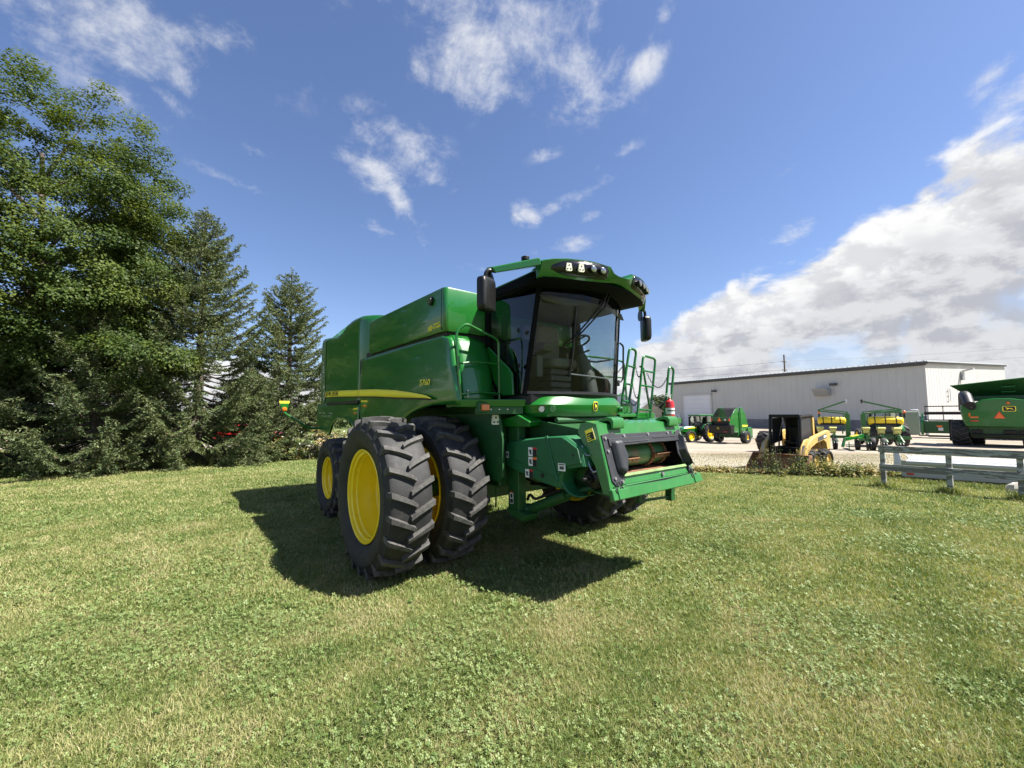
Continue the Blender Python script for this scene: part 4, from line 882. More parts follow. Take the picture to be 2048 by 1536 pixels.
# column, lift cylinder, hoses
g = MB(); g.box(.92, 1.13, -.93, -.80, .72, 1.85); g.solid([(.90, -.95, .74), (1.15, -.95, .74), (1.28, -.95, .70), (1.22, -.95, .62), (.98, -.95, .66)], [(.90, -.72, .74), (1.15, -.72, .74), (1.28, -.72, .70), (1.22, -.72, .62), (.98, -.72, .66)]); g.build('frame_column', M['green_dark'], CB, bevel=.012)
g = MB(); g.solid([(.86, -1.02, 1.86), (1.20, -1.0, 1.93), (1.34, -.92, 1.84), (1.30, -.90, 1.78), (.88, -1.02, 1.78)], [(.86, -.7, 1.90), (1.20, -.7, 1.95), (1.34, -.7, 1.86), (1.30, -.7, 1.80), (.88, -.7, 1.78)]); g.build('column_cap', g_, CB, bevel=.01)
g = MB(); g.tube([(1.12, -.76, .72), (1.78, -.74, 1.0)], .062, 16); g.tube([(1.76, -.74, .99), (2.18, -.74, 1.14)], .036, 12); g.ball((1.12, -.76, .72), .085, 14); g.build('lift_cylinder', gd, CB)
g = MB(); g.tube(fillet([(1.15, -.80, .86), (1.22, -.82, .95), (1.28, -.80, .88), (1.6, -.70, 1.02), (1.9, -.66, 1.1)], .06), .018, 8); g.tube(fillet([(1.0, -.70, 1.1), (1.4, -.72, 1.04), (1.9, -.7, 1.14)], .1), .014, 8); g.tube([(1.0, -.6, 1.02), (1.9, -.62, 1.10)], .02, 8); g.build('hydraulic_hose', M['black'], CB)
g = MB(); g.tube(fillet([(.84, -.98, 1.02), (.74, -.98, 1.02), (.72, -.98, .72)], .05), .012, 6); g.build('column_hook', gd, CB)
g = MB(); g.tube([(.78, -.98, .72), (.80, -.98, .55)], .008, 6); g.build('drain_tube', M['black'], CB)
g = MB(); g.box(2.14, 2.23, .74, .83, .80, 1.05); g.bar((2.18, .10, .88), (2.18, .76, .845), .03, .03); g.box(2.15, 2.21, .06, .12, .86, 1.06); g.build('feeder_stand', gd, CB, bevel=.006)
# stickers
fy = lambda x, z, y=-.9745: frame((x, y, z), (1, 0, .02), (0, 0, 1))
warning(CB, fy(1.45, 1.49), .15, .105, [(.52, 1, .76, 1, 'red'), (.52, 1, 0, .76, 'decalblack')]+PICTO)
warning(CB, fy(1.45, 1.375), .15, .105, [(.52, 1, .74, 1, 'orange'), (.52, 1, 0, .74, 'decalblack')]+PICTO)
warning(CB, fy(1.37, 1.225, -.960), .14, .10, [(.52, 1, .76, 1, 'red'), (.52, 1, 0, .76, 'decalblack')]+PICTO)
warning(CB, fy(.945, 1.42, -.957), .055, .085, [(.15, .85, .25, .35, 'cabgrey'), (.15, .85, .45, .72, 'cabgrey')])
warning(CB, fy(1.93, 1.355, -.9755), .11, .085, [(.2, .8, .2, .6, 'cabgrey'), (.1, .9, .75, .9, 'cabgrey')])
warning(CB, fy(1.0, .88, -.935), .065, .15, [(.08, .92, .06, .40, 'decalblack'), (.0, 1, .90, 1, 'red'), (.2, .8, .5, .82, 'decalblack')])
m4 = frame((2.25, -.868, 1.715), (.94, 0, .33), (-.33, 0, .94)); warning(CB, m4, .11, .125, [(0, 1, .0, 1, 'yellow_decal'), (.08, .92, .06, .70, 'decalblack'), (.15, .55, .15, .22, 'yellow_decal'), (.15, .45, .32, .38, 'yellow_decal'), (.15, .55, .5, .56, 'yellow_decal')])
# ---- left platform with ladder rails
g = MB(); g.box(.2, 1.12, .95, 2.20, 1.84, 1.94); g.box(1.12, 1.30, .95, 1.72, 1.88, 1.93); g.box(.98, 1.02, 1.20, 1.70, 1.94, 2.10); g.build('access_platform', g_, CB, bevel=.01)
g = MB(); g.box(1.20, 1.58, 1.30, 2.25, 1.76, 1.86); g.box(1.26, 1.30, 1.40, 1.84, 1.86, 1.95); g.build('ladder_base', g_, CB, bevel=.01)
def rail_ladder(name, x, y0, y1, z0, z1, dy, dx, rungs, r_=.019):
    g = MB(); g.tube(fillet([(x, y0, z0), (x+dx, y0+dy, z1), (x+dx, y1+dy, z1-.03), (x, y1, z0)], .08, 6), r_, 10)
    for f in rungs: g.tube([(x+dx*f, y0+dy*f, lerp(z0, z1, f)), (x+dx*f, y1+dy*f, lerp(z0, z1, f)-.02)], r_*.8, 8)
    return g.build(name, g_, CB)
rail_ladder('ladder_rail', 1.0, 1.40, 1.60, 2.03, 3.05, .25, .02, (.12, .40, .70), .021)
rail_ladder('ladder_rail', 1.3, 1.40, 1.76, 1.86, 2.88, .19, .02, (.14, .52, .76))
rail_ladder('ladder_rail', 1.5, 1.85, 2.0, 1.82, 2.71, .17, .02, ())
g = MB(); g.tube(fillet([(.5, 1.05, 2.92), (.55, 1.75, 2.92), (.62, 2.05, 2.88), (.64, 2.08, 1.94)], .1), .018, 8); g.tube([(.5, 1.0, 2.60), (.63, 2.07, 2.58)], .014, 8); g.tube([(.5, 1.0, 2.28), (.63, 2.07, 2.26)], .014, 8); g.tube(fillet([(1.18, 1.70, 2.72), (1.20, 1.76, 2.70), (1.26, 1.86, 1.86)], .05), .018, 8); g.build('platform_railing', g_, CB)
def chain(p, q, d):
    P = [Vector(a) for a in sag(p, q, d, 22)]; g = MB()
    for i in range(22):
        a, b_ = P[i], P[i+1]; m_ = (a+b_)/2; dr = (b_-a)*.62; sd_ = Vector((0, 0, .010)) if i % 2 else Vector((.010, 0, 0))
        g.tube([m_-dr, m_-dr*.5+sd_, m_+dr*.5+sd_, m_+dr, m_+dr*.5-sd_, m_-dr*.5-sd_], .0042, 5, closed=True)
    g.build('guard_chain', M['wire'], CB)
chain((1.02, 1.80, 2.80), (1.32, 1.55, 2.72), .22); chain((1.01, 1.72, 2.46), (1.31, 1.50, 2.40), .24); chain((1.0, 1.64, 2.18), (1.30, 1.46, 2.20), .12)
chain((1.32, 1.68, 2.60), (1.51, 1.96, 2.52), .20); chain((1.31, 1.62, 2.34), (1.51, 1.90, 2.18), .20); chain((.55, 1.2, 2.72), (1.0, 1.5, 2.75), .20)
# fire extinguisher hung on the outermost rail
FX = empty('fire_extinguisher', CB.matrix_basis@Vector((1.56, 1.93, 1.78)), 0, 'red fire extinguisher with white band hung on the ladder rail of the big combine', 'fire extinguisher')
g = MB(); g.lathe([(.002, 0), (.065, .005), (.072, .03), (.072, .30), (.062, .345), (.03, .37), (.022, .385), (.022, .40)], axis='z', n=24); g.build('cylinder_body', M['red'], FX)
g = MB(); g.lathe([(.073, .14), (.0735, .14), (.0735, .24), (.073, .24)], axis='z', n=24); g.build('white_band', M['decalwhite'], FX)
g = MB(); g.lathe([(.0738, .185), (.0742, .185), (.0742, .205), (.0738, .205)], axis='z', n=24, a0=-2.4, a1=-.2); g.build('band_print', M['decalblack'], FX)
g = MB(); g.cyl((0, 0, .39), (0, 0, .43), .02, 10); g.bar((-.07, 0, .44), (.03, 0, .44), .02, .012); g.bar((-.06, 0, .47), (.03, 0, .455), .02, .01); g.build('valve_handle', M['white'], FX)
# ------------------------------------------------------------------ yard: buildings
def at(px, D):  # ground spot at depth D along the sight line through column px of the picture
    x = D*(px-1024)/826; return Vector((x, D, tz(x, D)+.02))
def facing(v): return -math.atan2(v.x, v.y)   # local +y points away from the camera
m, t, b = new_mat('ribbed_metal_siding'); tc = t.n('ShaderNodeTexCoord').outputs['Object']
t.put(b.inputs['Base Color'], t.ramp(t.noise(tc, .35, 5), [(.3, (.46, .455, .43)), (.7, (.50, .495, .47))])); b.inputs['Roughness'].default_value = .5; M['siding'] = m
M['roofmetal'] = mat('roof_metal', (.40, .42, .43), .45, metal=.2, var=.06, scale=.5)
M['block'] = mat('concrete_block', (.20, .19, .19), .9, var=.2, scale=1.2)
M['doorwhite'] = mat('white_door', (.66, .67, .69), .5, var=.04, scale=.4)
M['creamwall'] = mat('cream_siding', (.50, .45, .31), .6, var=.05, scale=.5)
M['greyshed'] = mat('pale_blue_shed', (.40, .43, .47), .6, var=.05, scale=.5)

def ribbed(g, p, q, z0, z1a, z1b, rib=.9, dep=.045):
    """vertical-ribbed metal wall from p to q (outside on the right hand going p->q)"""
    p, q = Vector(p), Vector(q); d = (q-p); Ln = d.length; d.normalize(); n = Vector((d.y, -d.x, 0)); lo_, hi = [], []
    k = int(Ln/rib)
    for i in range(k):
        for f, o in ((0, 0), (.72, 0), (.78, dep), (.94, dep)):
            s = (i+f)*Ln/k; c = p+d*s+n*o; zt = lerp(z1a, z1b, s/Ln); lo_.append((c.x, c.y, z0)); hi.append((c.x, c.y, zt))
    lo_.append((q.x, q.y, z0)); hi.append((q.x, q.y, z1b)); g.grid([lo_, hi])
BA, BB = Vector((54.3, 54.0, 0)), Vector((34.7, 90.4, 0)); BC = Vector((83.6, 69.8, 0)); BD = BB+(BC-BA)
wh = empty('warehouse', (BA.x, BA.y, -.9), 0, 'long pale grey ribbed metal warehouse with white overhead door behind the yard', 'warehouse')
def rel(v, z=0): return (v[0]-BA.x, v[1]-BA.y, z+.9)
EV = 8.30; EV2 = 9.50
g = MB(); ribbed(g, rel(BB), rel(BA), 1.5, EV+.9, EV+.9); g.build('wall', M['siding'], wh, sharp=10)
g = MB(); ribbed(g, rel(BA), rel(BC), 1.5, EV+.9, EV2+.9, dep=.028); g.build('wall', M['siding'], wh, sharp=10)
dl = (BB-BA).normalized(); ds = (BC-BA).normalized(); nl_ = -ds; ns_ = -dl
g = MB()
for a, b_ in ((BB, BA), (BA, BC)):
    n = Vector(((b_-a).normalized().y, -(b_-a).normalized().x, 0))*.12
    g.solid([rel(a+n, -.95), rel(b_+n, -.95), rel(b_-n*3, -.95), rel(a-n*3, -.95)], [rel(a+n, .62), rel(b_+n, .62), rel(b_-n*3, .62), rel(a-n*3, .62)])
g.build('foundation', M['block'], wh)
g = MB(); o_ = .35; P = [BB+dl*o_-ds*o_, BA-dl*o_-ds*o_, BC-dl*o_+ds*o_, BD+dl*o_+ds*o_]
g.solid([rel(P[0], EV+.02), rel(P[1], EV+.02), rel(P[2], EV2+.02), rel(P[3], EV2+.02)], [rel(P[0], EV+.14), rel(P[1], EV+.14), rel(P[2], EV2+.14), rel(P[3], EV2+.14)])
for i in range(60):
    s = i/59; c = BA.lerp(BB, s)-ds*o_; e = c+(BC-BA)*1.0; g.bar(rel(c, EV+.20), rel(c+ds*33, EV2+.17), .10, .12)
g.build('roof', M['roofmetal'], wh)
g = MB(); n = -ds*.18
g.solid([rel(BB+dl*.4+n, EV-.42), rel(BA-dl*.2+n, EV-.42), rel(BA-dl*.2+n*2, EV-.36), rel(BB+dl*.4+n*2, EV-.36)], [rel(BB+dl*.4+n, EV+.02), rel(BA-dl*.2+n, EV+.02), rel(BA-dl*.2+n*2.4, EV+.04), rel(BB+dl*.4+n*2.4, EV+.04)])
n = -dl*.14
g.solid([rel(BA+n, EV-.22), rel(BC+n, EV2-.22), rel(BC+n*2, EV2-.2), rel(BA+n*2, EV-.2)], [rel(BA+n, EV+.02), rel(BC+n, EV2+.02), rel(BC+n*2, EV2+.04), rel(BA+n*2, EV+.04)])
g.build('eave_trim', M['dkgrey'], wh)
def wallbox(g, s0, s1, z0, z1, o0, o1): # on the long wall, s measured from BA
    a, b_ = BA+dl*s0, BA+dl*s1
    g.solid([rel(a-ds*o0, z0), rel(b_-ds*o0, z0), rel(b_-ds*o0, z1), rel(a-ds*o0, z1)], [rel(a-ds*o1, z0), rel(b_-ds*o1, z0), rel(b_-ds*o1, z1), rel(a-ds*o1, z1)])
s0, s1 = 26.6, 36.6
g = MB(); s0, s1 = 31.6, 37.9
for k in range(7): wallbox(g, s0, s1, -.88+k*.89, -.88+k*.89+.868, .06, .13)
od = g.build('overhead_door', M['doorwhite'], wh)
g = MB(); wallbox(g, s0-.35, s0, -.88, 5.55, .06, .2); wallbox(g, s1, s1+.35, -.88, 5.55, .06, .2); wallbox(g, s0-.35, s1+.35, 5.36, 5.68, .062, .2); g.build('door_frame', M['siding'], od)
g = MB(); wallbox(g, 38.9, 40.2, -.88, 1.5, .06, .16); wd = g.build('walk_door', M['white'], wh, bevel=.02); g = MB(); wallbox(g, 39.4, 39.7, .5, 1.0, .162, .17); g.build('door_window', M['dkgrey'], wd)
g = MB(); a = BA+dl*10.9; b_ = BA+dl*12.9
g.solid([rel(a-ds*.06, 5.45), rel(b_-ds*.06, 5.45), rel(b_-ds*.06, 4.35), rel(a-ds*.06, 4.35)], [rel(a-ds*1.5, 5.45), rel(b_-ds*1.5, 5.45), rel(b_-ds*.6, 4.35), rel(a-ds*.6, 4.35)]); g.build('vent_hood', M['galv'], wh)
for s, z in ((10.4, 6.1), (30.6, 6.1)):
    g = MB(); wallbox(g, s-.45, s+.45, z-.25, z+.1, .06, .6); g.build('wall_lamp', M['dkgrey'], wh, bevel=.05)
g = MB(); a = BA+ds*12.5; g.bar(rel(a-dl*.2, 7.6), rel(a-dl*1.4, 7.9), .5, .18); g.bar(rel(a-dl*.2, 6.3), rel(a-dl*.2, 7.6), .35, .3); g.build('wall_lamp', M['galv'], wh)
g = MB(); a = BA+ds*6.8
for z in (3.4, 4.1, 4.8): g.bar(rel(a-dl*.12, z), rel(a+ds*.7-dl*.12, z), .05, .06)
g.bar(rel(a-dl*.12, 3.2), rel(a-dl*.12, 5.0), .05); g.bar(rel(a+ds*.7-dl*.12, 3.2), rel(a+ds*.7-dl*.12, 5.0), .05); g.build('wall_rack', M['galv'], wh)

def gable(name, label, px, D, w, ln, h, rise, mw, mr, yaw, door=True, cat='shed'):
    c = at(px, D); e = empty(name, c, facing(c)+yaw, label, cat); g = MB()
    g.prism([(-w/2, -1), (w/2, -1), (w/2, h), (0, h+rise), (-w/2, h)], 0, ln, 'y'); g.build('walls', mw, e)
    g = MB()
    for s in (-1, 1): g.solid([(0, -.25, h+rise+.12), (s*(w/2+.3), -.25, h-.12), (s*(w/2+.3), ln+.25, h-.12), (0, ln+.25, h+rise+.12)], [(0, -.25, h+rise), (s*(w/2+.3), -.25, h-.24), (s*(w/2+.3), ln+.25, h-.24), (0, ln+.25, h+rise)])
    g.build('roof', mr, e)
    if door: g = MB(); g.box(-1.1, 1.1, -.08, -.01, -1, 2.3); g.build('shed_door', M['doorwhite'], e)
    return e
gable('cream_shed', 'cream gabled shed with a dark door, glimpsed between the ladder rails', 1300, 96, 4.9, 16, 3.2, 2.3, M['creamwall'], M['roofmetal'], .05)
gable('blue_grey_shed', 'pale blue grey gabled shed beside the cream one', 1243, 112, 9.5, 18, 5.0, 3.3, M['greyshed'], M['roofmetal'], .12, door=False)

# ------------------------------------------------------------------ utility pole and wires
pl_ = at(1572, 128); up = empty('utility_pole', pl_, .5, 'slim wooden utility pole rising behind the warehouse roof', 'utility pole')
g = MB(); g.tube([(0, 0, -1), (0, 0, 20.5)], [.28, .19], 10); g.build('pole', M['bark'], up)
for z in (15.6, 18.2):
    g = MB(); g.bar((-1.1, 0, z), (1.1, 0, z), .14); g.ball((-1.0, 0, z+.14), .14, 8); g.ball((1.0, 0, z+.14), .14, 8); g.build('crossarm', M['bark'], up)
for z0, zl, zr, s_ in ((15.8, 15.2, 17.4, 'lower'), (18.4, 17.8, 20.4, 'upper')):
    a = Vector((20, 165, zl)); c = pl_+Vector((0, 0, z0)); b_ = Vector((205, 112, zr+4)); g = MB()
    g.tube(sag(a, c, 1.0, 12), .035, 5); g.tube(sag(c, b_, 1.2, 12), .035, 5); tag(g.build('power_line', M['wire']), f'thin {s_} power line strung from the utility pole', 'power line', 'power lines on the pole')

# ------------------------------------------------------------------ board fence
FA, FB_, FC_ = Vector((10.56, 11.92, 0)), Vector((11.35, 10.88, 0)), Vector((12.06, 9.94, 0))
m, t, b = new_mat('weathered_board'); tc = t.n('ShaderNodeTexCoord').outputs['Object']
mp = t.n('ShaderNodeMapping'); mp.inputs['Scale'].default_value = (1.1, 1.1, 7); t.put(mp.inputs[0], tc)
wv = t.n('ShaderNodeTexWave', wave_type='BANDS', bands_direction='Z'); wv.inputs['Scale'].default_value = .75; wv.inputs['Distortion'].default_value = 11; wv.inputs['Detail'].default_value = 4; t.put(wv.inputs[0], mp.outputs[0])
sw = t.m('SINE', t.m('MULTIPLY', t.noise(mp.outputs[0], .8, 3, .5, .6), 34.0)); pnt = t.sstep(t.m('ADD', t.m('MULTIPLY', sw, .25), t.noise(tc, 7, 6, .7)), .40, .62)
t.put(b.inputs['Base Color'], t.mix(pnt, (.165, .157, .146, 1), (.335, .345, .335, 1))); b.inputs['Roughness'].default_value = .85; t.put(b.inputs['Normal'], t.bump(pnt, .4, .01)); M['board'] = m
fe = empty('board_fence', (FA.x, FA.y, 0), 0, 'weathered grey board fence with two peeling rails on square posts', 'fence')
fd = (FC_-FA).normalized(); fnn = Vector((fd.y, -fd.x, 0)); FE = FC_+fd*6.0
if fnn.dot(Vector((-1, -1, 0))) < 0: fnn = -fnn
posts = [FA, FB_, FC_, FC_+fd*1.3, FC_+fd*2.6]
for p in posts:
    z = tz(p.x, p.y); q = p-FA; g = MB(); R_ = Matrix.Rotation(math.atan2(fd.y, fd.x), 3, 'Z'); vs = []
    for zz, k in ((z-.2, 1), (z+1.06, 1)):
        for a, b_ in ((-.055, -.055), (.055, -.055), (.055, .055), (-.055, .055)): v = R_@Vector((a, b_, 0)); vs.append((q.x+v.x+.02*(zz-z), q.y+v.y, zz))
    g.add(vs, [(0,3,2,1),(4,5,6,7),(0,1,5,4),(1,2,6,5),(2,3,7,6),(3,0,4,7)]); g.build('post', M['board'], fe, bevel=.006)
for h0, h1 in ((.965, 1.155), (.46, .64)):
    a = FA-fd*.06-FA+fnn*.062; e = FE-FA+fnn*.062; za, ze = tz(FA.x, FA.y), tz(FE.x, FE.y); g = MB(); n_ = fnn*.038
    g.solid([(a.x, a.y, za+h0), (e.x, e.y, ze+h0), (e.x, e.y, ze+h1), (a.x, a.y, za+h1)], [(a.x+n_.x, a.y+n_.y, za+h0), (e.x+n_.x, e.y+n_.y, ze+h0), (e.x+n_.x, e.y+n_.y, ze+h1), (a.x+n_.x, a.y+n_.y, za+h1)])
    g.build('rail', M['board'], fe, bevel=.006)

# ------------------------------------------------------------------ aluminium trailer behind the fence
tp = Vector((12.55, 13.35, 0)); tq = Vector((15.2, 11.05, 0)); td = (tq-tp); TL = 5.6; ty = math.atan2(td.y, td.x)
tr = empty('flatbed_trailer', (tp.x, tp.y, tz(tp.x, tp.y)), ty, 'low white aluminium trailer with a folding ramp behind the board fence', 'trailer')
al = M['aluminium']
g = MB()
for y in (-.0, 1.7): g.box(-.1, TL, y-.03, y+.03, .10, .30)
g.box(-.1, TL, -.05, 0.0, .30, .62); g.build('side_rail', al, tr, bevel=.01)
g = MB()
for k in range(40): g.box(.1+k*.135, .1+k*.135+.11, .03, 1.70, .62, .655)
g.build('deck', al, tr)
g = MB(); g.solid([(.0, -.16, .60), (3.3, -.16, .60), (3.3, .55, .76), (.25, .55, .76)], [(.0, -.16, .57), (3.3, -.16, .57), (3.3, .55, .73), (.25, .55, .73)]); g.box(.0, 3.3, -.17, -.13, .52, .61); g.build('ramp_sheet', al, tr, bevel=.006)
g = MB()
for k in range(6): g.box(-.25+.0*k, -.21, .25+k*.10, .29+k*.10, .60, .86)
g.box(-.27, -.2, .2, .85, .84, .88); g.solid([(-.28, .02, .42), (-.05, .02, .42), (-.12, .12, .86), (-.22, .12, .86)], [(-.28, .2, .42), (-.05, .2, .42), (-.12, .2, .86), (-.22, .2, .86)]); g.build('end_gate', M['white'], tr, bevel=.01)
for x0 in (3.45, 3.75, 4.05): pass
g = MB(); g.bar((3.4, .1, .40), (4.1, .25, .86), .05); g.bar((3.7, .1, .40), (4.3, .25, .86), .05); g.bar((3.3, .1, .42), (4.4, .1, .42), .05); g.bar((4.15, .2, .40), (4.15, .2, .84), .05); g.build('ramp_brace', M['white'], tr)
for x, y in ((4.75, .02), (4.75, 1.68)):
    g = MB(); plain_tyre(g, (x, y, .34), .34, .13, .19); w = g.build('trailer_wheel', M['rubber'], tr); g = MB(); g.lathe([(.19, -.10), (.17, -.06), (.10, -.07), (.002, -.08)], (x, y, .34), 'y', 24); g.build('wheel_rim', M['galv'], w)
for x in (.02, 3.15):
    g = MB(); g.box(x, x+.16, -.075, -.052, .17, .23); g.build('marker_lamp', M['redlens'], tr)
g = MB(); g.box(.3, .75, .1, .5, .02, .24); g.build('trailer_foot', M['dkgrey'], tr)
def rock(name, loc, s, label, seed, col):
    g = MB(); g.ball((0, 0, 0), 1, 14); rn = np.random.default_rng(seed); g.v = [(x*s[0]*(1+.25*(rn.random()-.5)), y*s[1]*(1+.25*(rn.random()-.5)), max(-.3*s[2], z*s[2]*(1+.25*(rn.random()-.5)))) for x, y, z in g.v]
    o = g.build(name, mat(name+'_stone', col, .9, var=.2, scale=5, bump=.5, bscale=12), None, weld=False, sharp=25, loc=loc); return tag(o, label, 'rock')
rock('boulder', (13.05, 10.85, tz(13.05, 10.85)+.10), (.22, .2, .18), 'pale limestone boulder beside the trailer wheel', 3, (.45, .42, .36))
rock('boulder', (13.25, 10.6, tz(13.25, 10.6)+.08), (.13, .12, .14), 'smaller yellowish boulder next to the pale one', 5, (.48, .38, .20))

# ------------------------------------------------------------------ second combine, seen from behind
p = at(1996, 30.6); C2 = empty('combine_harvester', p, facing(p)-.02, 'green combine seen from behind with an orange triangle, cut off by the picture edge', 'combine harvester')
g = MB(); bp = [(-1.80, 1.25), (-1.72, 1.50), (-1.62, 1.46), (1.62, 1.46), (1.72, 1.50), (1.80, 1.25)]
body = [(-1.70, 1.42), (-1.86, 1.95), (-1.92, 2.6), (-1.90, 3.0), (-1.35, 3.05), (-1.0, 3.22), (-.80, 3.36), (-.2, 3.44), (.6, 3.42), (1.2, 3.30), (1.9, 3.25), (1.92, 2.6), (1.86, 1.95), (1.70, 1.42)]
def bulge(P, k, y): return [(x*k, y, 2.3+(z-2.3)*k) for x, z in P]
g.solid(bulge(body, 1, 5.2), bulge(body, 1, .25)); g.solid(bulge(body, 1, .26), bulge(body, .955, .0)); g.build('rear_hood', g_, C2, bevel=.05, seg=3)
g = MB(); g.prism([(-1.5, .7), (1.5, .7), (1.6, 1.45), (-1.6, 1.45)], .5, 5.5); g.build('chassis', gd, C2, bevel=.03)
g = MB()
for x0, x1 in ((-1.45, -.9), (.1, .7), (.8, 1.4)): g.box(x0, x1, .35, .6, .95, 1.2)
g.box(-1.5, 1.5, .3, .42, .78, .92); g.box(-1.45, 1.45, .7, 2.6, .55, 1.45); g.build('spreader', M['black'], C2, bevel=.04)
g = MB(); hop = [(-1.3, 3.75), (1.3, 3.75), (2.35, 4.85), (-2.35, 4.62)]
g.solid([(-1.45, 1.9, 3.6), (1.6, 1.9, 3.6), (2.5, .75, 4.92), (-2.38, .75, 4.42)], [(-1.45, 2.0, 3.6), (1.6, 2.0, 3.6), (2.5, .85, 4.96), (-2.38, .85, 4.46)])
g.solid([(-1.45, 1.9, 3.6), (-1.45, 4.5, 3.6), (-2.38, 5.5, 4.42), (-2.38, .75, 4.42)], [(-1.40, 1.9, 3.6), (-1.40, 4.5, 3.6), (-2.33, 5.5, 4.46), (-2.33, .75, 4.46)]); g.build('tank_extension', gd, C2)
g = MB(); g.box(-1.4, 1.7, .9, 5.0, 3.3, 3.62); g.build('tank_base', gd, C2, bevel=.03)
for z in (3.95, 4.3):
    g = MB(); g.tube(fillet([(.15, 1.35-.3*(z-3.95)*2.5, z), (.2, 1.1-.3*(z-3.95)*2.5, z-.08), (.75, 1.1-.3*(z-3.95)*2.5, z-.08), (.8, 1.35-.3*(z-3.95)*2.5, z)], .05), .03, 6); g.build('tank_step', M['green2'], C2)
g = MB(); g.tube(fillet([(-1.75, 1.2, 2.6), (-1.70, .9, 3.78), (-1.55, .2, 3.62), (-1.40, -.35, 3.0)], .25), [.30]*3+[.31]*11 if False else .31, 20); g.build('auger_spout', M['rubber_pad'], C2)
g = MB(); g.cyl((-1.33, .1, 2.84), (-1.33, -.08, 2.84), .25, 20); g.build('rear_camera_lamp', M['black'], C2, bevel=.03)
g = MB(); g.cyl((-1.33, -.08, 2.84), (-1.33, -.1, 2.84), .10, 16); g.build('lamp_glass', M['cabgrey'], C2)
g = MB(); g.lathe([(.002, -.08), (.07, -.06), (.11, 0), (.11, .06)], (.42, .0, 3.08), 'y', 16); g.build('beacon_lamp', M['amber'], C2)
emblem(C2, frame((.45, -.012, 2.68), (1, 0, 0), (0, 0, 1)), .62, .36)
tri = lambda k, y0, y1: MB().prism([(-.28*k-.02, 2.02+.02*(1-k)*3), (.28*k-.02, 2.02+.02*(1-k)*3), (.0-.02, 2.02+.50*k)], y0, y1)
tri(1, -.02, .0).build('warning_triangle', M['redlens'], C2); tri(.82, -.028, -.018).build('triangle_centre', M['orange'], C2)
for z, mm in ((2.05, 'orange'), (1.80, 'redlens')):
    g = MB(); g.box(-1.42, -1.02, -.02, .05, z, z+.09); g.build('reflector', M[mm], C2)
g = MB(); g.box(-1.50, -1.40, -.01, .06, 2.15, 2.40); g.build('turn_lamp', M['amber'], C2)
C2.scale = (1.04, 1.04, 1.07)
for x, y, s in ((-1.42, 3.4, -1), (1.42, 3.4, 1)):
    wheel(C2, (x, y, 1.0), 1.02, .48, .42, 15, .3, lugh=.05, span=.3, flip=False).rotation_euler = (0, 0, -PI/2)
for x in (-2.02, 2.02):
    wheel(C2, (x, 1.3, .95), .95, .46, .40, 15, .2, lugh=.045, span=.3).rotation_euler = (0, 0, -PI/2)
g = MB(); g.cyl((-1.9, 3.4, 1.0), (1.9, 3.4, 1.0), .2, 14); g.cyl((-2.0, 1.3, .95), (2.0, 1.3, .95), .12, 12); g.bar((-1.9, 1.0, 1.05), (1.2, 1.0, 1.05), .06, .06); g.build('axle', gd, C2)
g = MB(); g.box(-2.75, -2.5, 2.6, 3.0, .25, 1.9); g.build('ladder_step', M['black'], C2, bevel=.03)
# ------------------------------------------------------------------ grain header with reel
p = at(1884, 42); HD = empty('grain_header', p, facing(p)+.02, 'green grain header with a black tined reel parked beside the second combine', 'combine header')
g = MB(); g.prism([(0, .55), (.15, .50), (1.4, .45), (1.5, .75), (.5, 1.0), (.1, 1.75), (0, 1.75)], -1.5, 6.0, 'x'); g.build('header_frame', gd, HD, bevel=.03)
g = MB(); g.prism([(-.25, .35), (1.6, .35), (1.75, .6), (1.2, 1.55), (.2, 1.9), (-.2, 1.6)], -1.72, -1.5, 'x'); g.build('end_shield', g_, HD, bevel=.05)
g = MB()
for a in range(0, 360, 60):
    y, z = .9+.82*math.cos(R(a)), 2.55+.82*math.sin(R(a)); g.bar((-1.35, y, z), (5.8, y, z), .10, .10)
for x in (-1.3, .0, 1.5, 3.0, 4.5):
    for a in (0, 60, 120): g.bar((x, .9+.82*math.cos(R(a)), 2.55+.82*math.sin(R(a))), (x, .9-.82*math.cos(R(a)), 2.55-.82*math.sin(R(a))), .06, .10)
g.cyl((-1.4, .9, 2.55), (5.9, .9, 2.55), .16, 12); g.build('reel', M['black'], HD)
g = MB(); g.bar((-1.55, 0, 1.7), (-1.55, .9, 2.55), .14); g.build('reel_arm', g_, HD)
g = MB(); g.box(-.55, -.15, -.02, .0, 1.15, 1.30); g.build('reflector', M['orange'], HD); g = MB(); g.box(-.45, -.1, -.02, .0, .78, 1.08); g.build('maker_plate', M['white'], HD)
g = MB(); g.bar((-1.9, .4, .25), (3.0, .2, .22), .12, .12); g.bar((-1.2, -.4, .18), (2.5, .6, .18), .08, .08); g.build('transport_bar', M['dkgrey'], HD)

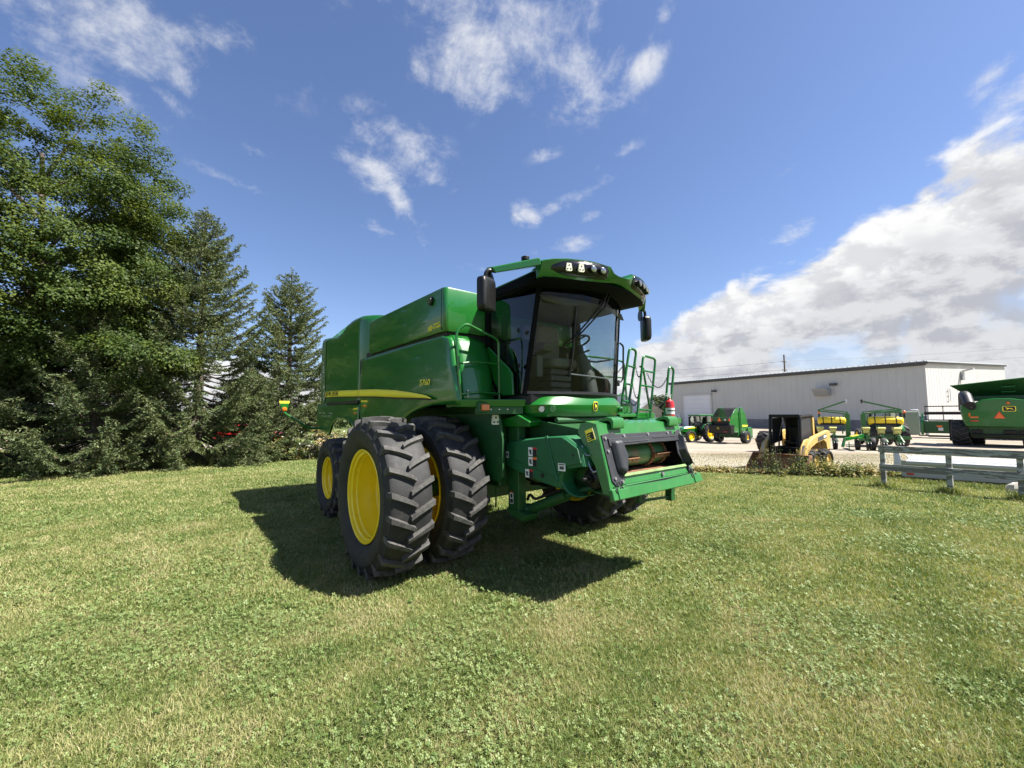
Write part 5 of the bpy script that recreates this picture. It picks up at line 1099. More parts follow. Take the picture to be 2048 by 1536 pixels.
# ------------------------------------------------------------------ planter with yellow tanks, tractor hitched behind it
p = at(1712, 27.2); PT = empty('planter', p, facing(p)+.10, 'green row planter with two long yellow tanks and folded marker arms', 'planter')
g = MB(); g.box(-2.5, 2.7, .9, 1.08, .72, .90); g.box(-.12, .12, -1.2, 3.0, .70, .86); g.build('toolbar', g_, PT, bevel=.015)
for cx, w_ in ((-1.30, 1.55), (1.48, 1.75)):
    g = MB(); L_ = w_/2; g.lathe([(.002, -L_-.02), (.16, -L_), (.25, -L_+.05), (.285, -L_+.14), (.285, L_-.14), (.25, L_-.05), (.16, L_), (.002, L_+.02)], (cx, .9, 1.90), 'x', 24); tk = g.build('poly_tank', M['tankyellow'], PT, sharp=50)
    for k in (-.62, -.02, .58):
        g = MB(); g.lathe([(.288, -.028), (.294, -.028), (.294, .028), (.288, .028)], (cx+k*L_, .9, 1.90), 'x', 24); g.build('tank_band', M['black'], tk)
    g = MB(); g.prism([(cx-L_*.9, 1.62), (cx+L_*.9, 1.62), (cx+L_*.75, 1.74), (cx-L_*.75, 1.74)], .62, 1.2); g.build('tank_cradle', M['black'], tk, bevel=.01)
hopper_x = (-2.15, -1.65, -1.15, -.62, .62, 1.38, 2.15)
for x in (-1.95, -1.25, .48, 1.25, 2.02):
    g = MB(); g.prism([(.55, 1.32), (1.15, 1.32), (1.15, 1.52), (.60, 1.54), (.42, 1.44)], x-.22, x+.18, 'x'); g.prism([(.6, 1.10), (1.0, 1.02), (1.15, 1.32), (.5, 1.32)], x-.17, x+.14, 'x'); hp = g.build('seed_hopper', M['paleyellow'], PT, bevel=.03)
    g = MB(); g.box(x-.08, x+.06, .3, 1.0, .45, 1.0); g.bar((x, .8, 1.15), (x+.18, .1, .55), .08); g.bar((x-.1, .9, .9), (x-.1, .0, .35), .06); g.box(x-.13, x+.12, -.05, .35, .40, .60); g.build('row_unit', M['green2'], PT, bevel=.01)
    for dx in (-.07, .07):
        g = MB(); plain_tyre(g, (x+dx, .0, .30), .28, .05, .16, 'x', 20); g.lathe([(.16, 0), (.002, .02)], (x+dx, 0, .3), 'x', 14); g.build('gauge_wheel', M['black'], PT)
for x in (-1.22, -.05, .72, 1.25):
    g = MB(); plain_tyre(g, (x, .35, .42), .42, .13, .20, 'x', 26); w = g.build('transport_wheel', M['rubber'], PT); g = MB(); g.lathe([(.20, -.07), (.12, -.04), (.002, -.05)], (x, .35, .42), 'x', 18); g.lathe([(.20, .07), (.12, .04), (.002, .05)], (x, .35, .42), 'x', 18); g.build('wheel_rim', M['yellow'], w)
for s, x in ((-1, -.45), (1, .38)):
    g = MB(); g.box(x-.13, x+.13, .8, 1.05, .9, 2.38); g.bar((x+s*.30, .85, 1.0), (x+s*.20, .85, 2.3), .07); g.build('fold_mast', g_, PT, bevel=.02)
    xe = -2.05 if s < 0 else 2.30; g = MB(); g.bar((x, .9, 2.36), (xe, .9, 2.60), .09); g.bar((x, .9, 2.50), (xe+.3*-s, .9, 2.66), .06); g.bar((x, .9, 2.30), (x, .9, 2.52), .09); g.bar((xe, .9, 2.62), (x-.45*(-s)*0+(-.1 if s < 0 else -.02), .9, 3.22), .12, .10); g.build('marker_arm', g_, PT)
    xd = -.55 if s < 0 else .28; g = MB(); g.bar((-.85 if s < 0 else .55, .9, 3.02+.1), (xd, .9, 3.26), .05); g.lathe([(.002, -.05), (.10, -.03), (.17, .02), (.17, .03), (.002, .0)], (xd+.06, .85, 3.20), 'x', 18); g.lathe([(.002, .06), (.10, .05), (.13, .03)], (xd+.06, .85, 3.20), 'x', 18); g.build('marker_disc', M['black'] if s > 0 else M['galv'], PT)
g = MB(); g.bar((-.75, -.9, .75), (.25, .3, .95), .16, .20); g.bar((-.95, -1.1, .25), (-.8, -1.0, .80), .12); g.bar((-.62, -1.2, -.0), (-.62, -1.2, .6), .05); g.build('drawbar', g_, PT, bevel=.01)
g = MB(); g.bar((-.45, -.55, .93), (-.05, -.05, .99), .165, .035); g.build('drawbar_stripe', M['yellow_decal'], PT)
for x in (-1.98, 2.42):
    g = MB(); g.tube([(x, .9, 2.12), (x, .9, 2.42)], .05, 8); o = g.build('lamp_bracket', M['black'], PT); g = MB(); g.ball((x, .9, 2.48), .09, 12); g.build('marker_lamp', M['amber'], o)

def tractor(name, p, yaw, label, front_r=.55, rear_r=.80, sc=1.0, grp=None):
    """farm tractor: +x forward in its own axes"""
    T = empty(name, p, yaw, label, 'tractor'); T.scale = (sc,)*3; Wb = 2.3
    def wh_(x, y, r, hw, rb, nl, fl):
        w = wheel(T, (x, y, r), r, hw, rb, nl, hw*.7, flip=fl, lugh=.04, span=.3); return w
    for s in (-1, 1): wh_(0, s*.82, rear_r, .22, rear_r*.56, 16, s > 0); wh_(Wb, s*.82, front_r, .16, front_r*.56, 14, s > 0)
    g = MB(); rows = []
    for x, w_, z0, z1 in ((.95, .36, .95, 1.50), (1.6, .36, .95, 1.47), (2.4, .34, .95, 1.38), (2.68, .31, .98, 1.28), (2.76, .27, 1.0, 1.16)): rows.append([(x, -w_, z0), (x, -w_, z1-.10), (x, -w_*.75, z1), (x, w_*.75, z1), (x, w_, z1-.10), (x, w_, z0)])
    g.grid(rows); g.add(rows[-1], [tuple(range(6))]); g.add(rows[0], [tuple(range(6))]); hd = g.build('hood', g_, T, bevel=.02)
    g = MB(); g.box(2.70, 2.79, -.22, .22, .80, 1.10); g.build('grille', M['black'], T, bevel=.02)
    for s in (-1, 1):
        g = MB(); g.box(2.66, 2.80, s*.24-.05, s*.24+.05, 1.10, 1.20); g.build('headlight', M['lens'], T, bevel=.02)
        g = MB(); g.prism([(1.1, 1.28), (2.3, 1.24), (2.3, 1.30), (1.1, 1.36)], s*.363, s*.37); g.build('hood_stripe', M['yellow_decal'], T)
        g = MB(); G = arc((0, rear_r), rear_r+.10, 20, 165, 14); g.grid([[(x, s*.50, z) for x, z in G], [(x, s*.74, z) for x, z in G]]); g.build('rear_fender', g_, T, solid=.04)
    g = MB(); g.box(-.5, 2.5, -.25, .25, .55, .98); g.box(2.15, 2.45, -.75, .75, .45, .62); g.cyl((0, -.8, rear_r), (0, .8, rear_r), .14, 12); g.build('frame', gd, T, bevel=.02)
    g = MB()
    for x, y in ((-.55, -.72), (-.55, .72), (.92, -.62), (.92, .62), (.25, -.76), (.25, .76)): g.bar((x, y, 1.0), (x*.93, y*.93, 2.36), .07)
    g.box(-.55, .92, -.72, .72, .95, 1.06); g.build('cab_frame', M['black'], T)
    g = MB(); sh0 = [(-.54, -.70), (.25, -.75), (.92, -.60), (.92, .60), (.25, .75), (-.54, .70)]; g.grid([[(x, y, 1.06) for x, y in sh0+[sh0[0]]], [(x*.93, y*.93, 2.34) for x, y in sh0+[sh0[0]]]]); g.build('cab_glass', M['lightglass'], T)
    g = MB(); g.prism([(-.72, -.72), (1.05, -.68), (1.12, 0), (1.05, .68), (-.72, .72), (-.78, 0)], 2.36, 2.50, 'z'); g.build('cab_roof', g_, T, bevel=.05, seg=3)
    g = MB(); g.box(-.35, .0, -.25, .25, 1.06, 1.75); g.box(-.2, .3, -.25, .25, 1.2, 1.35); g.build('seat', M['dkgrey'], T, bevel=.04)
    g = MB(); g.tube([(1.15, -.42, 1.3), (1.15, -.42, 2.3)], .05, 8); g.build('exhaust', M['black'], T)
    return T
p = at(1402, 38.5); tractor('tractor', p, facing(p)-PI/2-.75, 'small green tractor with a glass cab by the overhead door', sc=1.0)
p = at(1766, 31.0); tractor('tractor', p, facing(p)+PI/2+.30, 'older green tractor with big rear wheels behind the planter', front_r=.6, rear_r=.86, sc=1.08)
# ------------------------------------------------------------------ round baler
p = at(1441, 35.0); BL = empty('round_baler', p, facing(p)-.50, 'green round baler with orange triangle on its open rear gate', 'round baler')
g = MB(); gate = [(.2, .95), (-.25, 1.35), (-.28, 1.75), (.0, 2.25), (.75, 2.92), (1.25, 2.98), (1.3, .9)]
for s in (-1, 1): g = MB(); g.prism(gate, s*.78-.03*s, s*.82, 'x'); g.build('gate_side', g_, BL, bevel=.015)
for s in (-1, 1):
    g = MB(); g.prism([(1.35, 3.0), (1.65, 3.05), (2.15, 2.55), (2.5, 1.75), (2.55, .85), (1.42, .80)], s*.80, s*.90, 'x'); sd2 = g.build('side_shield', g_, BL, bevel=.03)
    g = MB(); g.prism([(1.6, 1.55), (2.45, 1.52), (2.5, 1.42), (1.6, 1.40)], s*.901, s*.908, 'x'); g.build('side_stripe', M['yellow_decal'], BL)
    g = MB(); g.prism([(2.3, .35), (3.1, .35), (3.15, 1.1), (2.9, 1.35), (2.3, 1.3)], s*.86, s*1.0, 'x'); g.build('pickup_shield', g_, BL, bevel=.04)
    g = MB(); plain_tyre(g, (s*1.15, 1.55, .52), .52, .24, .22, 'x', 32); w = g.build('baler_wheel', M['rubber_pad'], BL); g = MB(); g.lathe([(.22, s*.16), (.19, s*.10), (.10, s*.06), (.002, s*.06)], (s*1.15, 1.55, .52), 'x', 24); g.build('wheel_rim', M['yellow'], w)
    g = MB(); g.bar((s*.86, 1.3, .5), (s*.86, 1.25, 2.7), .06, .06); g.build('gate_cylinder', M['green2'], BL)
g = MB(); g.prism([(.22, .82), (-.34, .86), (-.42, 1.52), (-.34, 1.60), (.2, 1.60)], -.95, .95, 'x'); g.build('rear_guard', M['black'], BL, bevel=.04)
g = MB(); g.box(-.80, .80, -.22, -.10, 1.86, 2.22); g.build('rear_panel', gd, BL, bevel=.03)
g = MB()
for k in range(9): y0, z0 = lerp(.02, .75, k/9), lerp(2.26, 2.93, k/9); g.bar((-.74, y0, z0), (.74, y0, z0), .07, .06)
for k in range(4): g.bar((-.74, .82+k*.11, 2.96), (.74, .82+k*.11, 2.96), .08, .05)
g.box(-.74, .74, -.05, 1.2, 1.5, 2.2); g.build('belt_rollers', M['black'], BL)
g = MB(); g.prism([(-.22, 1.88), (.10, 1.88), (-.06, 2.20)], -.245, -.225); g.build('warning_triangle', M['orange'], BL)
g = MB(); g.cyl((.42, -.22, 2.0), (.42, -.24, 2.0), .085, 18); g.build('speed_disc', M['white'], BL)
for x in (-.74, .74): g = MB(); g.box(x-.06, x+.06, -.25, -.2, 1.9, 2.1); g.build('tail_lamp', M['redlens'], BL)
emblem(BL, frame((-.10, -.425, 1.30), (1, 0, 0), (0, 0, 1)), .18, .18)
g = MB(); g.box(.35, .65, -.395, -.36, 1.00, 1.03); g.build('guard_mark', M['redlens'], BL)
g = MB(); g.box(-.82, .82, 1.0, 2.6, .50, .95); g.bar((0, 2.5, .6), (0, 4.0, .5), .16); g.cyl((-1.1, 1.55, .52), (1.1, 1.55, .52), .08, 10); g.build('baler_frame', gd, BL)
g = MB(); plain_tyre(g, (1.35, 3.1, .24), .24, .08, .12, 'x', 20); w = g.build('pickup_wheel', M['rust'], BL); g = MB(); g.bar((.9, 3.0, .45), (1.35, 3.1, .24), .06); g.bar((.95, 2.9, .5), (1.15, 2.9, .55), .09); g.build('pickup_arm', M['white'], BL)

# ------------------------------------------------------------------ skid steer in the weeds
p = at(1578, 16.1); SK = empty('skid_steer', p, facing(p)+PI-.42, 'cream yellow skid steer loader with a black roll cage and rusty bucket', 'skid steer')
# local: +y forward (towards the bucket), x to its right
cy_, dk = M['cream'], M['dkgrey']
g = MB(); g.box(-.62, .62, -1.2, .75, .32, .80); g.prism([(-1.35, .45), (-1.35, 1.20), (-.9, 1.25), (-.9, .45)], -.60, .60, 'x'); g.build('machine_body', cy_, SK, bevel=.03)
for s in (-1, 1):
    g = MB(); arm = [(-1.28, .80), (-1.30, 1.42), (-1.15, 1.48), (.10, 1.26), (.62, .98), (.86, .62), (.98, .40), (.80, .36), (.62, .62), (.35, .86), (-.10, 1.02), (-.72, 1.12), (-.92, 1.02), (-1.0, .72)]
    g.prism(arm, s*.66, s*.80, 'x'); g.prism([(.05, .62), (.10, 1.20), (.45, 1.16), (.74, .92), (.92, .55), (.70, .35)], s*.60, s*.66, 'x'); o = g.build('lift_arm', cy_, SK, bevel=.02)
    g = MB(); g.prism([(-.95, 1.20), (-.95, 1.36), (-.25, 1.24), (-.2, 1.08)], s*.803, s*.808, 'x'); g.build('arm_decal', dk, o)
    if s < 0: g = MB(); g.prism([(-.92, 1.23), (-.92, 1.31), (-.70, 1.275), (-.70, 1.195)], -.812, -.808, 'x'); g.build('arm_mark', M['decalwhite'], o)
    for y in (-.68, .32): w = wheel(SK, (s*.80, y, .40), .40, .15, .21, 12, .1, flip=False, lugh=.03, span=.3, rim='cream'); w.rotation_euler = (0, 0, (PI/2 if s < 0 else -PI/2)+PI)
    g = MB(); P = fillet([(s*.52, .52, .80), (s*.52, .46, 2.02), (s*.50, -.55, 2.06), (s*.50, -.95, 1.25)], .14); g.tube(P, .055, 8); g.build('cage_tube', M['black'], SK)
    g = MB(); g.prism([(-.40, 1.05), (.38, .95), (.34, 1.95), (-.45, 1.98)], s*.50, s*.512, 'x'); g.build('cage_mesh', mat('cage_mesh_dark', (.03, .03, .032), .6), SK) if s > 0 else (g.build('cage_side_panel', M['rubber_pad'], SK))
    if s < 0: g = MB(); g.box(s*.50-.05, s*.50+.05, -.62, -.50, 1.0, 1.98); g.build('cab_post', cy_, SK)
    g = MB(); g.tube([(s*.70, .65, .95), (s*.62, .90, .45)], .04, 8); g.build('tilt_cylinder', M['steel'], SK)
g = MB(); g.prism([(.48, 2.10), (.50, 2.04), (-.55, 2.06), (-.55, 2.12)], -.55, .55, 'x'); g.box(-.55, .55, .44, .52, 1.98, 2.10); g.box(-.46, .46, -.62, -.55, 1.2, 2.04); g.build('cab_roof', M['black'], SK, bevel=.03)
g = MB(); g.prism(rrect(-.26, .26, 1.02, 1.62, .08), -.50, -.40); g.box(-.27, .27, -.40, .02, .92, 1.06); g.build('seat', M['black'], SK, bevel=.04)
g = MB()
for x in (-.32, .32): g.tube([(x, .30, .80), (x, .22, 1.28)], .03, 8)
g.build('control_lever', M['black'], SK)
g = MB(); g.box(-.48, .48, -.60, .50, .80, .86); g.box(-.47, .47, -.60, -.56, .84, 1.3); g.box(-.47, .47, .50, .76, .60, .88); g.build('cab_floor', M['matte'], SK, bevel=.01)
g = MB(); prof = [(.78, .62), (.80, .58), (.86, .16), (1.0, .06), (1.55, .03), (1.55, .0), (.98, .02), (.82, .12), (.74, .60)]
g.prism(prof, -.98, .98, 'x')
for s in (-1, 1): g.prism([(.76, .62), (.84, .14), (1.0, .03), (1.55, .0), (1.55, .05), (.95, .62)], s*.98-.015, s*.98+.015, 'x')
g.box(-.98, .98, .74, .95, .60, .64); g.build('bucket', M['rust'], SK, bevel=.006)
# loose lug tyre, cabinet, unit and guard post by the wall
p = at(1527, 25.6); e = empty('spare_wheel', (p.x, p.y, p.z+.62), facing(p)+1.2, 'loose black lugged tractor wheel standing behind the skid steer', 'wheel'); lug_tyre('tyre', .66, .30, .34, 15, [M['rubber'], M['lug']], e, span=.3); g = MB(); g.lathe([(.34, -.2), (.3, -.05), (.08, -.04), (.002, -.04)], n=24); g.build('rim', M['dkgrey'], e)
bx = at(1806, 49); e = empty('transformer_cabinet', bx, facing(bx)+.3, 'pale green electrical cabinet against the warehouse wall', 'electrical cabinet')
g = MB(); g.box(-1.3, 1.3, 0, 1.8, 0, 2.7); g.build('cabinet_body', mat('cabinet_green', (.20, .25, .18), .5, var=.06), e, bevel=.05)
g = MB(); g.box(-1.22, -.1, -.03, -.01, .2, 2.6); g.build('cabinet_door', mat('cabinet_door_green', (.10, .13, .09), .5), e)
bx = at(1831, 50.5); e = empty('cooling_unit', bx, facing(bx)+.3, 'dark blue grey boxy cooling unit beside the green cabinet', 'cooling unit')
g = MB(); g.box(-.9, .9, 0, 1.3, .15, 2.2); g.build('unit_body', mat('unit_blue_grey', (.10, .12, .16), .5), e, bevel=.04); g = MB(); g.tube(fillet([(-.5, .5, 2.2), (-.5, .5, 2.9), (.3, .5, 2.9), (.3, .5, 2.2)], .2), .07, 8); g.build('unit_pipe', M['galv'], e)
bx = at(1849, 48.5); g = MB(); g.cyl((0, 0, 0), (0, 0, 1.6), .17, 14); g.ball((0, 0, 1.6), .17, 12, (1, 1, .5)); e = g.build('guard_post', M['galv'], None, loc=bx); tag(e, 'grey steel guard post at the warehouse corner', 'guard post')
# red car beyond the spruces
p = Vector((-21.2, 33.5, tz(-21.2, 33.5)+.02)); RC = empty('parked_car', p, .35, 'red car glimpsed through the spruce branches', 'car')
g = MB(); g.prism([(-2.2, .3), (2.2, .3), (2.25, .75), (1.4, .92), (.8, 1.42), (-1.2, 1.45), (-1.9, .98), (-2.25, .9)], -.85, .85, 'y'); g.build('car_body', M['red'], RC, bevel=.08, seg=3)
g = MB(); g.prism([(1.25, .95), (.75, 1.36), (-1.15, 1.38), (-1.7, 1.0)], -.856, .856, 'y'); g.build('car_window', M['blackglossy'], RC)
for x in (-1.35, 1.4):
    for y in (-.8, .8): g = MB(); plain_tyre(g, (x, y, .33), .33, .11, .2); g.lathe([(.2, 0), (.002, 0)], (x, y, .33), 'y', 16); g.build('car_wheel', M['rubber'], RC)
# ------------------------------------------------------------------ foliage
def unit(v): return v/np.maximum(np.linalg.norm(v, axis=1, keepdims=True), 1e-9)
def leaf_quads(P, N, size, rng, width=.62, fold=.18):
    """one folded leaf per point: P centres, N normals"""
    n = len(P); N = unit(N); a = unit(np.cross(N, rng.normal(size=(n, 3)))); b = np.cross(N, a); s = size[:, None]
    V = np.stack([P-a*s*.5, P+b*s*width*.5+N*s*fold*.5-a*s*.06, P+a*s*.5, P-b*s*width*.5+N*s*fold*.5-a*s*.06], 1).reshape(-1, 3)
    return V, np.arange(n*4).reshape(-1, 4)
def crown_mesh(ells, ncl, per, lsize, rng, gap=.42, flat=.62, cl=(.45, .8)):
    Ps, Ns, Ts, cen = [], [], [], []
    wts = np.array([e[3]*e[4]*e[5] for e in ells])**.8; wts /= wts.sum()
    for e, w in zip(ells, wts):
        c = np.array(e[:3]); r = np.array(e[3:6]); m = int(ncl*w*2.2)
        d = unit(rng.normal(size=(m, 3))); rad = .38+.62*rng.random(m)**.45
        rad *= .86+.28*fbm(np.arctan2(d[:, 1], d[:, 0])*2.2+9, d[:, 2]*2.6+4)
        q = d*rad[:, None]; keep = fbm(q[:, 0]*3+q[:, 2]*2.1+11, q[:, 1]*3-q[:, 2]*1.7+5) > gap-.12*(rad > .85)
        q = q[keep][:int(ncl*w)]; d = d[keep][:int(ncl*w)]; rr = rng.uniform(*cl, len(q))
        for k in range(len(q)):
            n = int(per*(rr[k]/cl[1])**2); s = unit(rng.normal(size=(n, 3)))*(rng.random(n)**.42)[:, None]*rr[k]; s[:, 2] *= flat
            p = c+q[k]*r+s-np.array([0, 0, .25])*(np.hypot(s[:, 0], s[:, 1])/rr[k])[:, None]**2*rr[k]
            Ps.append(p); Ns.append(d[k]*.5+np.array([0, 0, .75])+s/rr[k]*.5+rng.normal(0, .42, (n, 3)))
            Ts.append(np.clip(.45+rng.normal(0, .20, n)+rng.normal(0, .20), 0, 1)); cen.append(c+q[k]*r)
    P = np.concatenate(Ps); N = np.concatenate(Ns); T = np.concatenate(Ts)
    V, F = leaf_quads(P, N, lsize*rng.uniform(.7, 1.25, len(P)), rng)
    return V, F, np.repeat(T, 4), np.array(cen)
def broadleaf(name, label, base, ells, ncl, per, lsize, seed, trunk_r=.3, fork=2.2, lm='maple', cat='tree', limbs=46, group=None, **kw):
    rng = np.random.default_rng(seed); z0 = tz(*base); T = empty(name, (base[0], base[1], z0), 0, label, cat, group)
    ells = [(e[0]-base[0], e[1]-base[1], e[2]-z0)+tuple(e[3:]) for e in ells]
    V, F, A, cen = crown_mesh(ells, ncl, per, lsize, rng, **kw); npmesh('crown', V, F, M[lm], T, A)
    g = MB(); top = Vector((ells[0][0]*.6, ells[0][1]*.6, ells[0][2]+ells[0][5]*.5)); pts = [Vector((0, 0, -.2)), Vector((.05, .0, fork*.5)), Vector((.0, .1, fork)), top*.5+Vector((.2, .1, fork*.5)), top]
    g.tube(fillet(pts, .8), [trunk_r*1.25]+[lerp(trunk_r, .05, i/20) for i in range(len(fillet(pts, .8))-1)], 10)
    for c in cen[rng.permutation(len(cen))[:limbs]]:
        c = Vector(c); s = max(fork*.8, min(c.z*.72, top.z*.9)); f = s/top.z; st_ = Vector((top.x*f*.6, top.y*f*.6, s)); mid = st_.lerp(c, .5)+Vector((0, 0, -.10*(c-st_).length+.3)); pp = [st_, st_.lerp(mid, .5), mid, c]
        g.tube(fillet(pp, .4, 3), [lerp(trunk_r*.34, .012, i/8) for i in range(len(fillet(pp, .4, 3)))], 5)
    g.build('trunk', M['bark'], T, weld=False); return T
def spruce(name, label, base, Ht, Rm, seed, zmin=.35, skip=None, dens=1.0, tilt=0, group=None, tone=0.0, thin=0.0):
    rng = np.random.default_rng(seed); z0 = tz(*base); T = empty(name, (base[0], base[1], z0), 0, label, 'spruce tree', group)
    g = MB(); g.tube([(0, 0, -.2), (.02, 0, Ht*.4), (0, 0, Ht*.8), (0, 0, Ht)], [.02*Ht+.02, .014*Ht, .006*Ht, .01], 8)
    S, D, Lb = [], [], []; z = zmin
    while z < Ht-.12:
        f = z/Ht; L0 = Rm*(1-f)**.80*(1-.35*max(0, .12-f)/.12)+.10; nb = int(rng.integers(5, 8)) if f < .85 else 4; a0 = rng.random()*6.28
        for k in range(nb):
            a = a0+2*PI*k/nb+rng.normal(0, .2); L_ = L0*rng.uniform(.62, 1.2)
            if skip and skip(a, f, rng): continue
            rise = lerp(-.16, .62, f**.8)+rng.normal(0, .07); m = max(4, int(L_/.20)); pts = []
            for i in range(m+1):
                u = i/m; r_ = L_*u; pts.append((math.cos(a)*r_, math.sin(a)*r_, z+L_*(rise*u-.22*math.sin(PI*u)*(1-f)+.16*u**3)))
            g.tube(pts, [lerp(.012+.012*L_, .004, i/m) for i in range(m+1)], 4)
            tone_b = rng.normal(0, .12); bare = rng.random() < .25*(1-f)
            start = .12 if f > .5 else .25+thin*rng.random()
            dirb = np.array([math.cos(a), math.sin(a), rise]); side = np.array([-math.sin(a), math.cos(a), 0])
            nt_ = max(3, int(L_/.085*dens))
            for i in range(nt_):
                u = start+(1-start)*(i+rng.random())/nt_; j = min(int(u*m), m-1); fr = u*m-j
                p = np.array([lerp(pts[j][q], pts[j+1][q], fr) for q in range(3)]); tl = (.26*L_*(1-u)+.20)*rng.uniform(.6, 1.15)
                if bare and u < .6: continue
                d = dirb*.75+side*(1 if i % 2 else -1)*.85+np.array([0, 0, -.16+.2*f])+rng.normal(0, .14, 3); d /= np.linalg.norm(d)
                q_ = max(3, int(tl/.042)); uu = (np.arange(q_)+rng.random(q_))/q_
                pp = p+d*(uu*tl)[:, None]; pp[:, 2] -= .10*tl*uu**2
                S.append(pp); D.append(np.repeat(d[None], q_, 0)); Lb.append(np.full(q_, tone_b))
            q_ = max(3, int(L_*.4/.035)); uu = .62+.38*(np.arange(q_)/q_); jj = np.minimum((uu*m).astype(int), m-1); PP = np.array(pts)
            S.append(PP[jj]+(PP[jj+1]-PP[jj])*((uu*m-jj)[:, None])); D.append(np.repeat((dirb/np.linalg.norm(dirb))[None], q_, 0)); Lb.append(np.full(q_, tone_b-.05))
        z += rng.uniform(.20, .34)*(1 if f < .75 else .75)
    q_ = int(60); uu = np.linspace(.86, 1.03, q_); S.append(np.stack([rng.normal(0, .03, q_), rng.normal(0, .03, q_), uu*Ht], 1)); D.append(np.repeat(np.array([[0, 0, 1.]]), q_, 0)); Lb.append(np.zeros(q_))
    P = np.concatenate(S); Dn = np.concatenate(D); TB = np.concatenate(Lb); rep = 4; P = np.repeat(P, rep, 0); Dn = np.repeat(Dn, rep, 0); TB = np.repeat(TB, rep); n = len(P)
    nd = unit(Dn*.8+unit(rng.normal(size=(n, 3)))*.75); b = unit(np.cross(nd, rng.normal(size=(n, 3)))); ln = rng.uniform(.07, .135, n)[:, None]; wd = ln*.10+.004
    V = np.stack([P-b*wd*.5, P+nd*ln*.55-b*wd, P+nd*ln, P+nd*ln*.55+b*wd], 1).reshape(-1, 3)
    Tt = np.clip(.42+tone+TB+rng.normal(0, .17, n), 0, .9); br = rng.random(n) < .03; Tt[br] = 1
    npmesh('crown', V, np.arange(n*4).reshape(-1, 4), M['spruce'], T, np.repeat(Tt, 4)); g.build('trunk', M['bark'], T, weld=False); return T

broadleaf('maple_tree', 'tall broad maple with dense bright green crown filling the left edge', (-17.9, 15.2),
   [(-18.3, 15.4, 8.8, 5.5, 4.8, 6.6), (-16.3, 15.2, 9.2, 2.6, 2.6, 2.4), (-16.4, 15.0, 6.4, 3.0, 3.2, 3.2), (-19.5, 14.2, 5.0, 3.5, 3.2, 3.0), (-13.6, 14.8, 4.3, 1.8, 1.4, 1.2)], 1050, 440, .105, 21, trunk_r=.26, fork=2.6, limbs=90, cl=(.34, .78), gap=.495, flat=.6)
spruce('spruce_tree', 'tallest spruce with a pointed top and bare lower twigs beside the maple', (-13.1, 17.2), 10.6, 3.9, 5, thin=.2, dens=1.05, tone=-.06,
   skip=lambda a, f, r: f < .5 and math.cos(a-2.7) > .3 and r.random() < .5)
spruce('spruce_tree', 'narrow spruce standing just left of the big combine', (-11.4, 21.0), 9.4, 3.6, 6, dens=1.1, tone=-.06)
spruce('spruce_tree', 'shaded spruce with low boughs sweeping the grass under the maple', (-14.9, 14.8), 6.2, 3.4, 8, dens=1.2, zmin=.25, tone=.06)
spruce('spruce_tree', 'spruce half hidden behind the tallest one with sparse branches', (-18.6, 19.5), 8.2, 3.4, 9, thin=.3, dens=.8, tone=.1)
spruce('spruce_tree', 'low shaded spruce boughs at the far left edge below the maple', (-17.6, 13.9), 4.4, 2.8, 15, zmin=.2, tone=.08, dens=1.2)
spruce('spruce_tree', 'small bushy spruce between the two pointed ones', (-11.4, 18.2), 3.8, 2.4, 12, zmin=.2, dens=1.2)
# blossoming shrub at the foot of the narrow spruce
rng = np.random.default_rng(31)
sh_b = (-9.6, 19.6); SB_ = broadleaf('flowering_shrub', 'low leafy shrub sprinkled with white blossoms at the lawn edge', sh_b, [(-9.2, 19.8, .55, 1.6, .9, .75), (-10.9, 18.9, .40, 1.2, .7, .55), (-7.6, 21.0, .6, 1.5, .9, .8)], 170, 110, .085, 32, trunk_r=.05, fork=.3, lm='weedleaf', cat='shrub', limbs=20, cl=(.16, .34), gap=.3)
cr = [c for c in SB_.children if c.name.startswith('crown')][0]; co_ = np.empty(len(cr.data.vertices)*3, np.float32); cr.data.vertices.foreach_get('co', co_); co_ = co_.reshape(-1, 3)[::4]
sel = co_[rng.permutation(len(co_))[:420]]+rng.normal(0, .03, (420, 3)); Vp, Fp = leaf_quads(np.repeat(sel, 3, 0), rng.normal(size=(1260, 3))+np.array([.2, -.9, .5]), rng.uniform(.04, .075, 1260), rng, width=.8)
bl = npmesh('blossoms', Vp, Fp, M['petal'], SB_); bl['kind'] = 'stuff'
# undergrowth along the foot of the trees
def stalks(px, py, h, rng, per=26, lw=.09, spread=.10, droop=.5):
    """leafy stalks: returns leaf centres, normals, sizes and stalk tubes"""
    P, N, S = [], [], []
    n = len(px)
    for x, y, hh in zip(px, py, h):
        z0 = tz(x, y); lean = rng.normal(0, spread, 2); k = max(5, int(per*hh)); u = (np.arange(k)+rng.random(k))/k; a = np.arange(k)*2.4+rng.random()*6
        rr = lw*(.6+.9*(1-u))*rng.uniform(.6, 1.2, k)
        P.append(np.stack([x+lean[0]*u*hh+np.cos(a)*rr, y+lean[1]*u*hh+np.sin(a)*rr, z0+hh*(.08+.92*u)-rr*.3], 1))
        N.append(np.stack([np.cos(a)*.6, np.sin(a)*.6, np.full(k, .8)], 1)+rng.normal(0, .3, (k, 3))); S.append(rr*2.0)
    return np.concatenate(P), np.concatenate(N), np.concatenate(S)
rng = np.random.default_rng(41); tp_ = [(-16.3, 12.9), (-14.6, 13.8), (-13.3, 15.2), (-11.9, 16.3), (-11.2, 17.7), (-9.8, 19.4), (-8.0, 22.2), (-5, 26)]
us = rng.random(900); q = np.array([pl(tp_, u) for u in us]); off = np.abs(rng.normal(0, .55, 900)); px, py = q[:, 0]-off*.75+rng.normal(0, .1, 900), q[:, 1]+off*.65
